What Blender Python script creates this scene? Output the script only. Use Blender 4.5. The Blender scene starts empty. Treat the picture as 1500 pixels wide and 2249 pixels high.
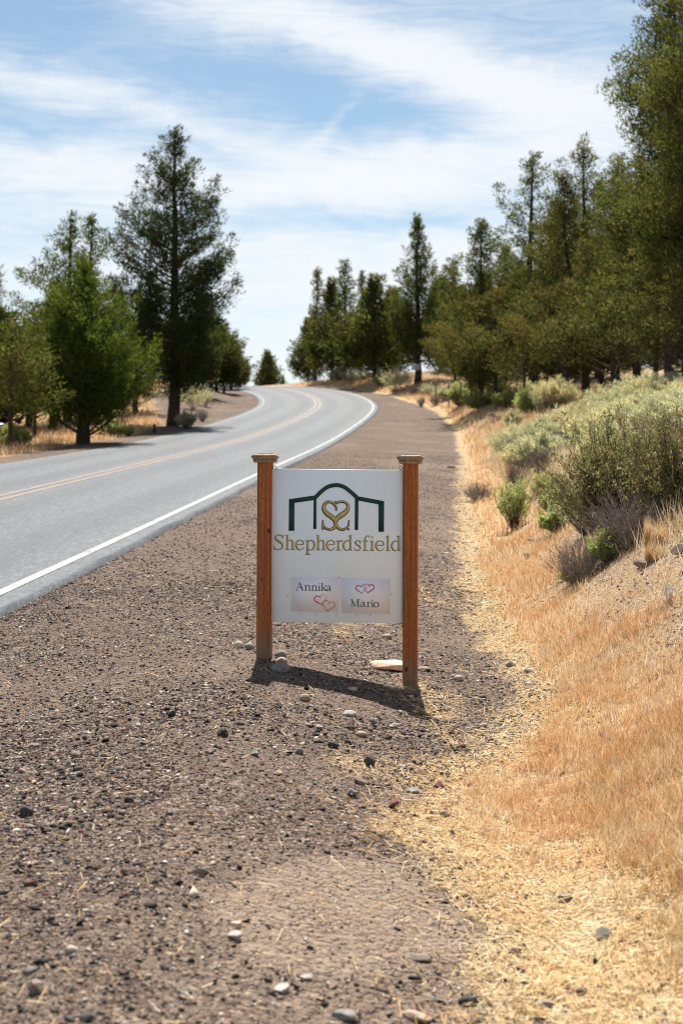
import bpy, math, random
import numpy as np
from mathutils import Vector

rng = np.random.default_rng(7)
random.seed(7)
SC = bpy.context.scene
COL = SC.collection
R = math.radians

# ------------------------------------------------------------------ camera, sky, sun, exposure
CAMZ = 1.6
FPX = 3124.0
cd = bpy.data.cameras.new('camera')
cam = bpy.data.objects.new('camera', cd)
COL.objects.link(cam)
cam.location = (0, 0, CAMZ)
cam.rotation_euler = (R(90), 0, 0)
cd.sensor_fit = 'VERTICAL'
cd.sensor_height = 36
cd.lens = 50
cd.shift_y = -124.5 / 2249
cd.clip_start = 0.05
cd.clip_end = 3000
cd.dof.use_dof = True
cd.dof.focus_distance = 8.15
cd.dof.aperture_fstop = 3.4
SC.camera = cam
SC.view_settings.view_transform = 'Standard'
SC.view_settings.look = 'None'
SC.view_settings.gamma = 1
SC.view_settings.use_curve_mapping = False
SC.view_settings.exposure = 1.15
SC.cycles.filter_width = 1.1
SC.cycles.denoising_prefilter = 'NONE'

SUN_EL, SUN_AZ = 58.5, 0.0
sd = bpy.data.lights.new('sun', 'SUN')
sd.energy = 4.9
sd.angle = R(0.5)
sd.color = (1.0, 0.955, 0.88)
so = bpy.data.objects.new('sun', sd)
COL.objects.link(so)
so.location = (0, 20, 60)
sv = Vector((math.sin(R(SUN_AZ)) * math.cos(R(SUN_EL)), math.cos(R(SUN_AZ)) * math.cos(R(SUN_EL)), math.sin(R(SUN_EL))))
so.rotation_euler = sv.to_track_quat('Z', 'Y').to_euler()

W = bpy.data.worlds.new('World')
SC.world = W
W.use_nodes = True


class NT:
    """short node writing"""
    def __init__(s, tree):
        s.t = tree
        s.n = tree.nodes
        s.l = tree.links
        s.n.clear()

    def put(s, sock, v):
        if isinstance(v, bpy.types.NodeSocket):
            s.l.new(v, sock)
        elif v is not None:
            if sock.type == 'RGBA' and len(v) == 3:
                v = (*v, 1)
            sock.default_value = v

    def node(s, typ, props=None, **ins):
        n = s.n.new(typ)
        for k, v in (props or {}).items():
            setattr(n, k, v)
        for k, v in ins.items():
            k = k.replace('_', ' ')
            s.put(n.inputs[k], v)
        return n

    def m(s, op, a, b=None, c=None, clamp=False):
        n = s.n.new('ShaderNodeMath')
        n.operation = op
        n.use_clamp = clamp
        for i, v in enumerate((a, b, c)):
            if v is not None:
                s.put(n.inputs[i], v)
        return n.outputs[0]

    def mix(s, f, a, b, blend='MIX'):
        n = s.n.new('ShaderNodeMix')
        n.data_type = 'RGBA'
        n.blend_type = blend
        s.put(n.inputs[0], f)
        s.put(n.inputs[6], a)
        s.put(n.inputs[7], b)
        return n.outputs[2]

    def ramp(s, f, stops, interp='LINEAR'):
        n = s.n.new('ShaderNodeValToRGB')
        n.color_ramp.interpolation = interp
        e = n.color_ramp.elements
        while len(e) < len(stops):
            e.new(0.5)
        for i, (p, c) in enumerate(stops):
            e[i].position = p
            e[i].color = (*c, 1) if not isinstance(c, (int, float)) else (c, c, c, 1)
        s.put(n.inputs[0], f)
        return n.outputs[0]

    def noise(s, vec, scale, detail=3, rough=0.55, dist=0.0, out=0):
        n = s.n.new('ShaderNodeTexNoise')
        if vec is not None:
            s.l.new(vec, n.inputs['Vector'])
        n.inputs['Scale'].default_value = scale
        n.inputs['Detail'].default_value = detail
        n.inputs['Roughness'].default_value = rough
        n.inputs['Distortion'].default_value = dist
        return n.outputs[out]

    def mapping(s, vec, scale=(1, 1, 1), rot=(0, 0, 0), loc=(0, 0, 0)):
        n = s.n.new('ShaderNodeMapping')
        s.l.new(vec, n.inputs[0])
        n.inputs['Location'].default_value = loc
        n.inputs['Rotation'].default_value = rot
        n.inputs['Scale'].default_value = scale
        return n.outputs[0]

    def sep(s, vec):
        n = s.n.new('ShaderNodeSeparateXYZ')
        s.l.new(vec, n.inputs[0])
        return n.outputs

    def comb(s, x, y, z=0.0):
        n = s.n.new('ShaderNodeCombineXYZ')
        for i, v in enumerate((x, y, z)):
            s.put(n.inputs[i], v)
        return n.outputs[0]

    def smooth(s, v, lo, hi):
        n = s.n.new('ShaderNodeMapRange')
        n.interpolation_type = 'SMOOTHSTEP'
        s.put(n.inputs[0], v)
        n.inputs[1].default_value = lo
        n.inputs[2].default_value = hi
        return n.outputs[0]


def build_sky():
    t = NT(W.node_tree)
    sky = t.node('ShaderNodeTexSky', dict(sky_type='NISHITA', sun_disc=False, sun_elevation=R(SUN_EL), sun_rotation=R(SUN_AZ),
                                          altitude=900, air_density=1.0, dust_density=0.6, ozone_density=1.2))
    tc = t.node('ShaderNodeTexCoord').outputs['Generated']
    x, y, z = t.sep(tc)
    az = t.m('ARCTAN2', x, y)
    hyp = t.m('SQRT', t.m('ADD', t.m('MULTIPLY', x, x), t.m('MULTIPLY', y, y)))
    el = t.m('ARCTAN2', z, hyp)
    # sky chart in degrees: azimuth east of the road, height above the horizon
    A = t.m('MULTIPLY', az, 57.2958)
    E = t.m('MULTIPLY', el, 57.2958)
    w1 = t.m('MULTIPLY', t.m('SUBTRACT', t.noise(t.comb(A, E), 0.22, 4), 0.5), 3.0)
    w2 = t.m('MULTIPLY', t.m('SUBTRACT', t.noise(t.comb(A, t.m('ADD', E, 50.0)), 0.30, 4), 0.5), 1.7)
    Aw = t.m('ADD', A, w1)
    Ew = t.m('ADD', E, w2)

    def bank(px, py, ang, la, lb, amp):
        """one cirrus bank: chart centre, tilt (down to the east is positive), half length, half width (all / 54.5 = degrees)"""
        k = 54.5
        a0, e0 = (px - 750) / k, (1000 - py) / k
        c, s_ = math.cos(R(ang)), math.sin(R(ang))
        da = t.m('SUBTRACT', Aw, a0)
        de = t.m('SUBTRACT', Ew, e0)
        u = t.m('SUBTRACT', t.m('MULTIPLY', da, c), t.m('MULTIPLY', de, s_))
        v = t.m('ADD', t.m('MULTIPLY', da, s_), t.m('MULTIPLY', de, c))
        u = t.m('DIVIDE', u, la / k)
        v = t.m('DIVIDE', v, lb / k)
        r2 = t.m('ADD', t.m('MULTIPLY', u, u), t.m('MULTIPLY', v, v))
        return t.m('MULTIPLY', t.m('EXPONENT', t.m('MULTIPLY', r2, -1.0)), amp)

    banks = [(880, 140, 17, 430, 62, .75), (1240, 235, 13, 260, 75, .75), (430, 45, 10, 420, 60, .55), (1000, 30, 5, 500, 60, .25),
             (260, 250, 9, 520, 40, .42), (120, 205, 8, 250, 40, .35), (100, 390, 2, 330, 75, .8), (800, 395, -3, 430, 70, .95),
             (560, 330, 14, 200, 22, .3), (740, 270, -40, 70, 14, .45), (420, 600, 0, 900, 130, .62), (1200, 620, 0, 600, 160, .6), (600, 820, 0, 1500, 120, .6),
             (1150, 330, 6, 260, 50, .5)]
    tot = None
    for b in banks:
        v = bank(*b)
        tot = v if tot is None else t.m('ADD', tot, v)
    for b in [(720, 262, 14, 190, 42, .45), (980, 300, 14, 160, 26, .35), (560, 190, 10, 260, 28, .22), (120, 60, 0, 220, 70, .35), (80, 305, 4, 160, 12, .25), (690, 485, 2, 260, 26, .42), (930, 500, 2, 120, 20, .3), (600, 690, 4, 60, 18, .2)]:
        tot = t.m('SUBTRACT', tot, bank(*b))
    # wind drawn streaks everywhere on the sky
    st = t.noise(t.mapping(t.comb(A, E), scale=(0.05, 0.40, 1), rot=(0, 0, R(10))), 1.0, 6, .62, .6)
    fine = t.noise(t.mapping(t.comb(A, E), scale=(0.30, 1.9, 1), rot=(0, 0, R(14))), 1.0, 7, .68, 1.1)
    wide = t.m('MULTIPLY', t.m('SUBTRACT', st, .42), 1.25)
    inview = t.m('MULTIPLY', t.smooth(y, .55, .9), t.smooth(t.m('ABSOLUTE', el), .75, .45))
    base = t.m('MULTIPLY', wide, t.m('SUBTRACT', 1.25, t.m('MULTIPLY', inview, .85)))
    d = t.m('ADD', t.m('ADD', tot, base), t.m('MULTIPLY', t.m('SUBTRACT', fine, .5), 1.15))
    mask = t.m('ADD', t.m('MULTIPLY', t.smooth(d, -.22, 1.12), .90), .08)
    mask = t.m('MULTIPLY', mask, .96)
    col = t.mix(1.0, sky.outputs[0], (.80, .88, .84), 'MULTIPLY')
    col = t.mix(mask, col, (7.1, 7.3, 7.55))
    bg = t.node('ShaderNodeBackground', Color=col, Strength=0.06)
    out = t.node('ShaderNodeOutputWorld')
    t.l.new(bg.outputs[0], out.inputs[0])


build_sky()


# ------------------------------------------------------------------ helpers
def mk(name, V, F, mat=None, parent=None, smooth=False):
    """mesh object from an (n,3) array and one or several arrays of equal-sided faces"""
    V = np.asarray(V, dtype=np.float32)
    if not isinstance(F, list):
        F = [F]
    F = [np.asarray(f, dtype=np.int32) for f in F if len(f)]
    me = bpy.data.meshes.new(name)
    me.vertices.add(len(V))
    me.vertices.foreach_set('co', V.ravel())
    nl = sum(f.size for f in F)
    npoly = sum(len(f) for f in F)
    me.loops.add(nl)
    me.polygons.add(npoly)
    me.loops.foreach_set('vertex_index', np.concatenate([f.ravel() for f in F]))
    st, off = [], 0
    for f in F:
        st.append(off + np.arange(len(f)) * f.shape[1])
        off += f.size
    me.polygons.foreach_set('loop_start', np.concatenate(st).astype(np.int32))
    if smooth:
        me.polygons.foreach_set('use_smooth', np.ones(npoly, dtype=bool))
    me.update(calc_edges=True)
    me.validate()
    if mat:
        me.materials.append(mat)
    o = bpy.data.objects.new(name, me)
    COL.objects.link(o)
    if parent:
        o.parent = parent
    return o


def empty(name, loc, rz=0.0):
    o = bpy.data.objects.new(name, None)
    o.empty_display_size = .2
    o.location = loc
    o.rotation_euler = (0, 0, rz)
    COL.objects.link(o)
    return o


def tag(o, label=None, cat=None, group=None, kind=None):
    if label:
        o['label'] = label
    if cat:
        o['category'] = cat
    if group:
        o['group'] = group
    if kind:
        o['kind'] = kind
    return o


def copy_tree(o, loc, rz, scale=1.0):
    c = o.copy()
    COL.objects.link(c)
    c.location = loc
    c.rotation_euler = (0, 0, rz)
    c.scale = scale if hasattr(scale, '__len__') else (scale,) * 3
    for ch in o.children:
        d = ch.copy()
        COL.objects.link(d)
        d.parent = c
        for g in ch.children:
            e = g.copy()
            COL.objects.link(e)
            e.parent = d
    return c


class Geo:
    """collects pieces of n-gons into one mesh"""
    def __init__(s):
        s.V, s.F, s.n = [], {}, 0

    def add(s, V, F):
        V = np.asarray(V, float)
        F = np.asarray(F)
        s.F.setdefault(F.shape[1], []).append(F + s.n)
        s.V.append(V)
        s.n += len(V)

    def box(s, c, size, rot=None):
        x, y, z = [v / 2 for v in size]
        V = np.array([[-x, -y, -z], [x, -y, -z], [x, y, -z], [-x, y, -z], [-x, -y, z], [x, -y, z], [x, y, z], [-x, y, z]])
        if rot is not None:
            V = V @ np.asarray(rot).T
        s.add(V + np.asarray(c), [[0, 3, 2, 1], [4, 5, 6, 7], [0, 1, 5, 4], [1, 2, 6, 5], [2, 3, 7, 6], [3, 0, 4, 7]])

    def frustum(s, z0, w0, z1, w1, cap=True):
        a, b = w0 / 2, w1 / 2
        V = [[-a, -a, z0], [a, -a, z0], [a, a, z0], [-a, a, z0], [-b, -b, z1], [b, -b, z1], [b, b, z1], [-b, b, z1]]
        F = [[0, 1, 5, 4], [1, 2, 6, 5], [2, 3, 7, 6], [3, 0, 4, 7]]
        if cap:
            F += [[4, 5, 6, 7], [0, 3, 2, 1]]
        s.add(V, F)

    def tube(s, P, r, sides=5, cap=False):
        P = np.asarray(P, float)
        r = np.broadcast_to(np.asarray(r, float), (len(P),))
        T = np.gradient(P, axis=0)
        T /= np.linalg.norm(T, axis=1)[:, None] + 1e-9
        ref = np.where(np.abs(T[:, 2:3]) > .9, np.array([[1., 0, 0]]), np.array([[0, 0, 1.]]))
        A = np.cross(T, ref)
        A /= np.linalg.norm(A, axis=1)[:, None] + 1e-9
        B = np.cross(T, A)
        th = np.arange(sides) * 2 * np.pi / sides
        V = P[:, None] + r[:, None, None] * (np.cos(th)[None, :, None] * A[:, None] + np.sin(th)[None, :, None] * B[:, None])
        n = len(P)
        i = np.arange(n - 1)[:, None] * sides
        j = np.arange(sides)[None]
        k = (j + 1) % sides
        s.add(V.reshape(-1, 3), np.stack([i + j, i + k, i + sides + k, i + sides + j], -1).reshape(-1, 4))

    def ribbon(s, pts, wid, y0, y1):
        """pen stroke in the x-z plane, varying width, front at y0 and back at y1"""
        P = np.asarray(pts, float)
        w = np.asarray(wid, float)
        T = np.gradient(P, axis=0)
        T /= np.linalg.norm(T, axis=1)[:, None] + 1e-9
        N = np.stack([-T[:, 1], T[:, 0]], 1)
        L, Q = P + N * w[:, None] / 2, P - N * w[:, None] / 2
        n = len(P)
        V = np.concatenate([np.c_[L[:, 0], np.full(n, y0), L[:, 1]], np.c_[Q[:, 0], np.full(n, y0), Q[:, 1]],
                            np.c_[L[:, 0], np.full(n, y1), L[:, 1]], np.c_[Q[:, 0], np.full(n, y1), Q[:, 1]]])
        i = np.arange(n - 1)
        F = np.concatenate([np.stack([i, i + 1, n + i + 1, n + i], 1), np.stack([2 * n + i, 2 * n + i + 1, i + 1, i], 1),
                            np.stack([n + i, n + i + 1, 3 * n + i + 1, 3 * n + i], 1)])
        ends = np.array([[0, n, 3 * n, 2 * n], [n - 1, 2 * n - 1 + 2 * n - n * 0 - 0 if False else 3 * n - 1, 4 * n - 1, 2 * n - 1]])
        s.add(V, np.concatenate([F, ends]))

    def prism(s, poly, y0, y1):
        P = np.asarray(poly, float)
        if np.sum(P[:, 0] * np.roll(P[:, 1], -1) - P[:, 1] * np.roll(P[:, 0], -1)) < 0:
            P = P[::-1]
        n = len(P)
        V = np.concatenate([np.c_[P[:, 0], np.full(n, y0), P[:, 1]], np.c_[P[:, 0], np.full(n, y1), P[:, 1]]])
        s.add(V, np.array([list(range(n))]))
        i = np.arange(n)
        j = (i + 1) % n
        s.F.setdefault(4, []).append(np.stack([i, n + i, n + j, j], 1) + s.n - 2 * n)

    def build(s, name, mat=None, parent=None, smooth=False):
        return mk(name, np.concatenate(s.V), [np.concatenate(f) for f in s.F.values()], mat, parent, smooth)


def crv(ctrl, n=8):
    """Catmull-Rom through rows of any width"""
    C = np.asarray(ctrl, float)
    C = np.vstack([2 * C[0] - C[1], C, 2 * C[-1] - C[-2]])
    out = []
    for i in range(1, len(C) - 2):
        t = np.linspace(0, 1, n, endpoint=False)[:, None]
        a, b, c, d = C[i - 1], C[i], C[i + 1], C[i + 2]
        out.append(.5 * (2 * b + (c - a) * t + (2 * a - 5 * b + 4 * c - d) * t ** 2 + (3 * b - a - 3 * c + d) * t ** 3))
    out.append(C[-2][None])
    return np.vstack(out)


def vnoise(x, y, seed=0):
    xi, yi = np.floor(x).astype(np.int64), np.floor(y).astype(np.int64)
    fx, fy = x - xi, y - yi
    fx, fy = fx * fx * (3 - 2 * fx), fy * fy * (3 - 2 * fy)

    def h(a, b):
        n = (a * 374761393 + b * 668265263 + seed * 974711) & 0x7fffffff
        n = ((n ^ (n >> 13)) * 1274126177) & 0x7fffffff
        return ((n ^ (n >> 16)) & 0xffff) / 65535.0
    return (h(xi, yi) * (1 - fx) + h(xi + 1, yi) * fx) * (1 - fy) + (h(xi, yi + 1) * (1 - fx) + h(xi + 1, yi + 1) * fx) * fy


def fbm(x, y, seed=0, oct=4):
    s, a, t = 0, 1, 0
    for i in range(oct):
        s = s + a * vnoise(x * 2 ** i, y * 2 ** i, seed + i)
        t += a
        a *= .5
    return s / t - .5


def sst(v, a, b):
    t = np.clip((v - a) / (b - a), 0, 1)
    return t * t * (3 - 2 * t)


# ------------------------------------------------------------------ lie of the land
_ys = np.arange(-80, 700, .25)
_sl = np.interp(_ys, [0, 40, 88, 97, 105, 114, 130, 170, 260, 420], [.0416, .0416, .103, .092, .064, .045, .01, -.06, -.07, 0])
_P = np.concatenate([[0], np.cumsum((_sl[1:] + _sl[:-1]) / 2 * .25)])
_P -= np.interp(0, _ys, _P)


def P(y):
    return np.interp(y, _ys, _P)


_rk = np.array([[-80, -8.1], [0, -3.43], [11.5, -2.76], [16.25, -2.46], [28.75, -1.73], [45.25, -.66], [58.25, .27], [66, .90], [72, 1.38], [77, 1.70], [81.5, 1.82], [86, 1.60],
                [91, 1.02], [96.5, -.25], [101.5, -1.8], [106, -3.5], [115, -7.4], [130, -15], [160, -33], [230, -80], [700, -420]])
_xr = np.interp(_ys, _rk[:, 0], _rk[:, 1])
_k = np.hanning(25)
_xr = np.convolve(np.pad(_xr, 12, mode='edge'), _k / _k.sum(), mode='valid')


def XR(y):
    return np.interp(y, _ys, _xr)


ROAD_L, ROAD_R = -6.62, .27


def ground(x, y):
    x = np.asarray(x, float)
    y = np.asarray(y, float)
    u = x - XR(y)
    z = P(y)
    # under the road
    on = sst(u, ROAD_L - .12, ROAD_L + .05) * (1 - sst(u, ROAD_R - .05, ROAD_R + .12))
    z = z - .07 * on
    # right shoulder: a gravel berm and the ditch next to it
    near = 1 - sst(y, 14, 34)
    berm = np.interp(u, [.36, 1.3, 2.2, 2.55, 3.0, 3.4, 3.9, 4.3], [-.01, .02, .085, .105, .03, -.055, -.11, -.09])
    flat = np.interp(u, [.36, 2, 3.4, 4.3], [-.01, .0, -.06, -.1])
    z = z + np.where(u > .3, berm * near + flat * (1 - near), 0) * (1 - sst(u, 4.3, 5.2))
    # bank on the right
    toe = np.interp(y, [-10, 10, 22, 40, 60, 72, 85, 100, 140], [4.0, 4.0, 4.4, 5.0, 4.6, 3.6, 2.2, 1.6, 1.6])
    sc = np.interp(y, [0, 35, 60, 80, 100, 112, 126], [1, 1, .85, .55, .6, .35, 0])
    w = fbm(x * .35 + 3, y * .35, 5, 3)
    uu = u - toe + 4.0 + .5 * w * sst(u, 4, 6)
    hill = np.interp(uu, [3.8, 4.15, 4.5, 5.0, 6, 7.5, 9, 12, 20, 60, 200], [0, .06, .24, .52, .95, 1.42, 1.72, 1.95, 2.3, 4.0, 7])
    z = z + hill * sc
    rough = sst(u, 3.9, 6)
    z = z + sst(u, 1.8, 4) * sst(y, 40, 70) * (.30 * fbm(x * .7, y * .45, 15, 4))
    z = z + rough * (.16 * fbm(x * .9, y * .9, 11, 4) + .05 * fbm(x * 4, y * 4, 13, 3))
    # left side
    lw = 1 - sst(u, -8.6, -7.0)
    z = z - .05 * lw + lw * .28 * fbm(x * .25, y * .25, 21, 3)
    lb = (1 - sst(u, -11, -7.2)) * sst(y, 62, 80)
    z = z + .75 * lb * np.exp(-((u + 13) / 9) ** 2)
    # loose gravel relief
    sh = sst(u, .4, .9) * (1 - sst(u, 5, 6))
    z = z + sh * (.05 * fbm(x * 1.6, y * 1.6, 31, 3) + .018 * fbm(x * 7, y * 7, 33, 3))
    return z


def gz(x, y):
    return float(ground(np.array([x]), np.array([y]))[0])


def at(px, py, dz=0.0):
    """where the line of sight to a point of the photograph meets the ground"""
    ys = np.concatenate([np.arange(2, 40, .01), np.arange(40, 140, .05)])
    xs = (px - 750) / FPX * ys
    zs = CAMZ + (1000 - py) / FPX * ys
    k = np.where(ground(xs, ys) + dz >= zs)[0]
    i = k[0] if len(k) else len(ys) - 1
    return float(xs[i]), float(ys[i]), gz(xs[i], ys[i])


# zones of the ground
def track(x, y):
    """bare trodden dirt in the near ground"""
    return 1 - sst(np.hypot((x - .02 - .25 * (y - 4.5)) / .42, (y - 4.45) / .55) + .5 * fbm(x * 3, y * 3, 73, 3), .75, 1.1)


def zones(x, y):
    u = x - XR(y)
    nb = fbm(x * 1.1, y * 1.1, 41, 4)
    nf = fbm(x * 4.5, y * 4.5, 45, 3)
    ug = np.interp(y, [0, 3.4, 4.4, 5.0, 5.6, 6.2, 7.0, 7.8, 8.6, 10, 16, 40, 60, 75, 85, 100, 140], [3.85, 3.72, 3.66, 3.58, 3.50, 3.62, 3.98, 4.12, 4.08, 3.98, 3.95, 4.5, 4.5, 3.6, 2.3, 1.7, 1.7])
    e = u - ug + .30 * nb + .22 * nf
    veg = sst(e, -.06, .12)                          # past the edge of the gravel
    straw = np.exp(-(e / .24) ** 2) * .9 + sst(e, -.1, .15) * (1 - sst(y, 4.7, 5.4))
    # straw blown across the gravel
    drift = sst(fbm(x * 2.0 + 7, y * 1.3, 51, 4) + .17 * sst(u, 2.3, 3.5) - .08, .03, .22) * sst(u, 2.1, 3.1) * (1 - sst(y, 9, 16)) * sst(y, 4.7, 5.4)
    straw = np.clip(straw + .5 * drift, 0, 1) * (1 - .75 * track(x, y))
    hill = sst(u + .5 * nb - np.interp(y, [5, 6.3, 7.6, 12, 20, 40], [1.0, .75, .0, .15, .6, .8]), 4.0, 4.8) * (1 - sst(y, 60, 85) * .6)
    lb_ = np.interp(y, [0, 62, 78, 100], [-8.4, -8.4, -12.5, -12])
    left = 1 - sst(u + .8 * nb - lb_, -.5, .5)
    grass = np.maximum(veg * (1 - hill * .85), left)
    return u, e, np.clip(veg + left, 0, 1), np.clip(straw, 0, 1), np.clip(grass, 0, 1), hill


def graded(segs):
    out = []
    for a, b, s in segs:
        out.append(np.arange(a, b - 1e-6, s))
    out.append([segs[-1][1]])
    return np.concatenate(out)


# ------------------------------------------------------------------ materials
def newmat(name):
    m = bpy.data.materials.new(name)
    m.use_nodes = True
    return m, NT(m.node_tree)


def finish(t, col, rough=.9, spec=.3, bump=None, bstr=.5, bdist=.01, **kw):
    b = t.node('ShaderNodeBsdfPrincipled', Base_Color=col, Roughness=rough)
    b.inputs['Specular IOR Level'].default_value = spec
    for k, v in kw.items():
        t.put(b.inputs[k.replace('_', ' ')], v)
    if bump is not None:
        bn = t.node('ShaderNodeBump', Strength=bstr, Distance=bdist, Height=bump)
        t.l.new(bn.outputs[0], b.inputs['Normal'])
    o = t.node('ShaderNodeOutputMaterial')
    t.l.new(b.outputs[0], o.inputs[0])
    return b


def mat_plain(name, col, rough=.6, spec=.4, var=.0, scale=20, **kw):
    m, t = newmat(name)
    c = (*col, 1)
    tc = t.node('ShaderNodeTexCoord').outputs['Object']
    n = t.noise(tc, scale, 4)
    if var:
        c = t.mix(t.smooth(n, .3, .7), tuple(v * (1 - var) for v in col), tuple(min(1, v * (1 + var)) for v in col))
    finish(t, c, rough, spec, n, .15, .003, **kw)
    return m


def mat_leaf(name, stops, trans=.35, patch=None, pscale=1.2, rough=.6):
    """leaf sprays: every leaf its own tint, light shining through"""
    m, t = newmat(name)
    rnd = t.node('ShaderNodeNewGeometry').outputs['Random Per Island']
    c = t.ramp(rnd, stops)
    if patch:
        oi = t.node('ShaderNodeObjectInfo').outputs['Random']
        tc = t.node('ShaderNodeTexCoord').outputs['Object']
        n = t.noise(t.mapping(tc, loc=(3, 1, 2)), pscale, 2)
        n = t.m('ADD', n, t.m('MULTIPLY', t.m('SUBTRACT', oi, .5), .16))
        c = t.mix(t.smooth(n, .46, .66), c, patch, 'MIX')
    d = t.node('ShaderNodeBsdfDiffuse', Color=c)
    tr = t.node('ShaderNodeBsdfTranslucent', Color=t.mix(1.0, c, (1.5, 1.5, .95), 'MULTIPLY'))
    mx = t.node('ShaderNodeMixShader', Fac=trans)
    t.l.new(d.outputs[0], mx.inputs[1])
    t.l.new(tr.outputs[0], mx.inputs[2])
    o = t.node('ShaderNodeOutputMaterial')
    t.l.new(mx.outputs[0], o.inputs[0])
    return m


def mat_ground():
    m, t = newmat('ground')
    pos = t.node('ShaderNodeNewGeometry').outputs['Position']
    zn = t.node('ShaderNodeAttribute', dict(attribute_name='zone'))
    r, g, b = t.sep(zn.outputs['Vector'])
    hill = zn.outputs['Alpha']
    # fine gravel: cells of mixed stone
    vo = t.n.new('ShaderNodeTexVoronoi')
    t.l.new(pos, vo.inputs['Vector'])
    vo.inputs['Scale'].default_value = 75
    vc = t.sep(vo.outputs['Color'])
    vo2 = t.n.new('ShaderNodeTexVoronoi')
    t.l.new(pos, vo2.inputs['Vector'])
    vo2.inputs['Scale'].default_value = 34
    vc2 = t.sep(vo2.outputs['Color'])
    stones = [(0, (.012, .010, .009)), (.25, (.038, .028, .024)), (.5, (.096, .066, .052)), (.68, (.115, .062, .044)), (.84, (.20, .15, .118)), (1, (.38, .31, .26))]
    gv = t.mix(.45, t.ramp(vc[0], stones), t.ramp(vc2[0], stones))
    big = t.noise(pos, .8, 4)
    dirt = t.mix(t.noise(pos, 9, 4), (.088, .062, .048), (.175, .126, .098))
    gv = t.mix(t.smooth(t.m('ADD', big, t.m('MULTIPLY', t.noise(pos, 14, 3), .25)), .52, .74), gv, dirt)
    da = t.node('ShaderNodeAttribute', dict(attribute_name='dirt')).outputs['Fac']
    packed = t.mix(t.smooth(t.noise(pos, 45, 4, .7), .35, .68), (.17, .122, .090), (.285, .215, .165))
    gv = t.mix(t.m('MULTIPLY', da, .85), gv, packed)
    # chips of straw among the stones
    chip = t.noise(t.mapping(pos, scale=(60, 22, 40), rot=(0, 0, .6)), 1, 2, .5, 1.2)
    chip2 = t.noise(t.mapping(pos, scale=(20, 64, 40), rot=(0, 0, .3)), 1, 2, .5, 1.2)
    ch = t.m('MAXIMUM', t.smooth(chip, .63, .7), t.smooth(chip2, .63, .7))
    gv = t.mix(t.m('MULTIPLY', ch, .35), gv, (.5, .38, .22))
    straw = t.mix(t.noise(pos, 30, 4), (.27, .19, .105), (.54, .40, .225))
    straw = t.mix(t.m('MULTIPLY', ch, .6), straw, (.70, .54, .32))
    gr = t.mix(t.noise(pos, 2.2, 5), (.30, .185, .095), (.44, .285, .145))
    gr = t.mix(t.smooth(t.noise(pos, 24, 3), .35, .7), gr, (.52, .36, .205))
    hl = t.mix(t.noise(pos, 1.6, 5), (.20, .135, .088), (.36, .26, .165))
    hl = t.mix(t.smooth(t.noise(pos, 7, 4), .55, .68), hl, (.22, .175, .135))
    c = t.mix(r, gv, hl)
    c = t.mix(b, c, gr)
    c = t.mix(t.m('MULTIPLY', hill, .6), c, hl)
    edge = t.m('ADD', g, t.m('MULTIPLY', t.m('SUBTRACT', t.noise(pos, 5, 5), .5), .9))
    c = t.mix(t.m('MULTIPLY', t.smooth(edge, .25, .8), .8), c, straw)
    h = t.m('ADD', t.m('MULTIPLY', vo.outputs['Distance'], -1.0), t.m('MULTIPLY', vo2.outputs['Distance'], -1.5))
    h = t.m('ADD', h, t.noise(pos, 60, 3))
    finish(t, c, .95, .15, h, .9, .012)
    return m


def mat_asphalt():
    m, t = newmat('asphalt')
    pos = t.node('ShaderNodeNewGeometry').outputs['Position']
    lane = t.node('ShaderNodeAttribute', dict(attribute_name='lane')).outputs['Fac']
    agg = t.m('ADD', t.m('MULTIPLY', t.noise(pos, 70, 2, .7), .55), t.m('MULTIPLY', t.noise(t.mapping(pos, scale=(1, .45, 1)), 22, 3, .75), .45))
    agg2 = t.noise(t.mapping(pos, scale=(1, .3, 1)), 11, 4, .75)
    c = t.ramp(agg, [(.34, (.020, .023, .027)), (.5, (.064, .072, .082)), (.66, (.16, .172, .187))])
    c = t.mix(t.smooth(agg2, .35, .7), t.mix(1.0, c, (.74, .75, .77), 'MULTIPLY'), t.mix(1.0, c, (1.1, 1.1, 1.1), 'MULTIPLY'))
    # wheel tracks polished paler, oil line between them darker
    w = t.m('COSINE', t.m('MULTIPLY', t.m('ADD', lane, .78), 2 * math.pi / 1.56))
    wob = t.noise(t.mapping(pos, scale=(.5, .05, 1)), 1, 4)
    c = t.mix(t.smooth(t.m('ADD', w, t.m('MULTIPLY', wob, .8)), -.3, 1.5), c, t.mix(1.0, c, (.72, .72, .73), 'MULTIPLY'))
    patch = t.noise(t.mapping(pos, scale=(1.3, .12, 1)), 1, 5, .6)
    c = t.mix(t.smooth(patch, .42, .62), t.mix(1.0, c, (.9, .9, .9), 'MULTIPLY'), c)
    finish(t, c, .7, .32, t.m('ADD', agg, agg2), .45, .006)
    return m


def mat_paint(name, col, wear):
    m, t = newmat(name)
    pos = t.node('ShaderNodeNewGeometry').outputs['Position']
    n = t.m('ADD', t.noise(pos, 40, 4, .7), t.m('MULTIPLY', t.noise(pos, 1.2, 3), .4))
    c = t.mix(t.smooth(n, wear, wear + .22), col, (.11, .11, .115))
    finish(t, c, .65, .35, t.noise(pos, 90, 2), .3, .003)
    return m


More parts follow.
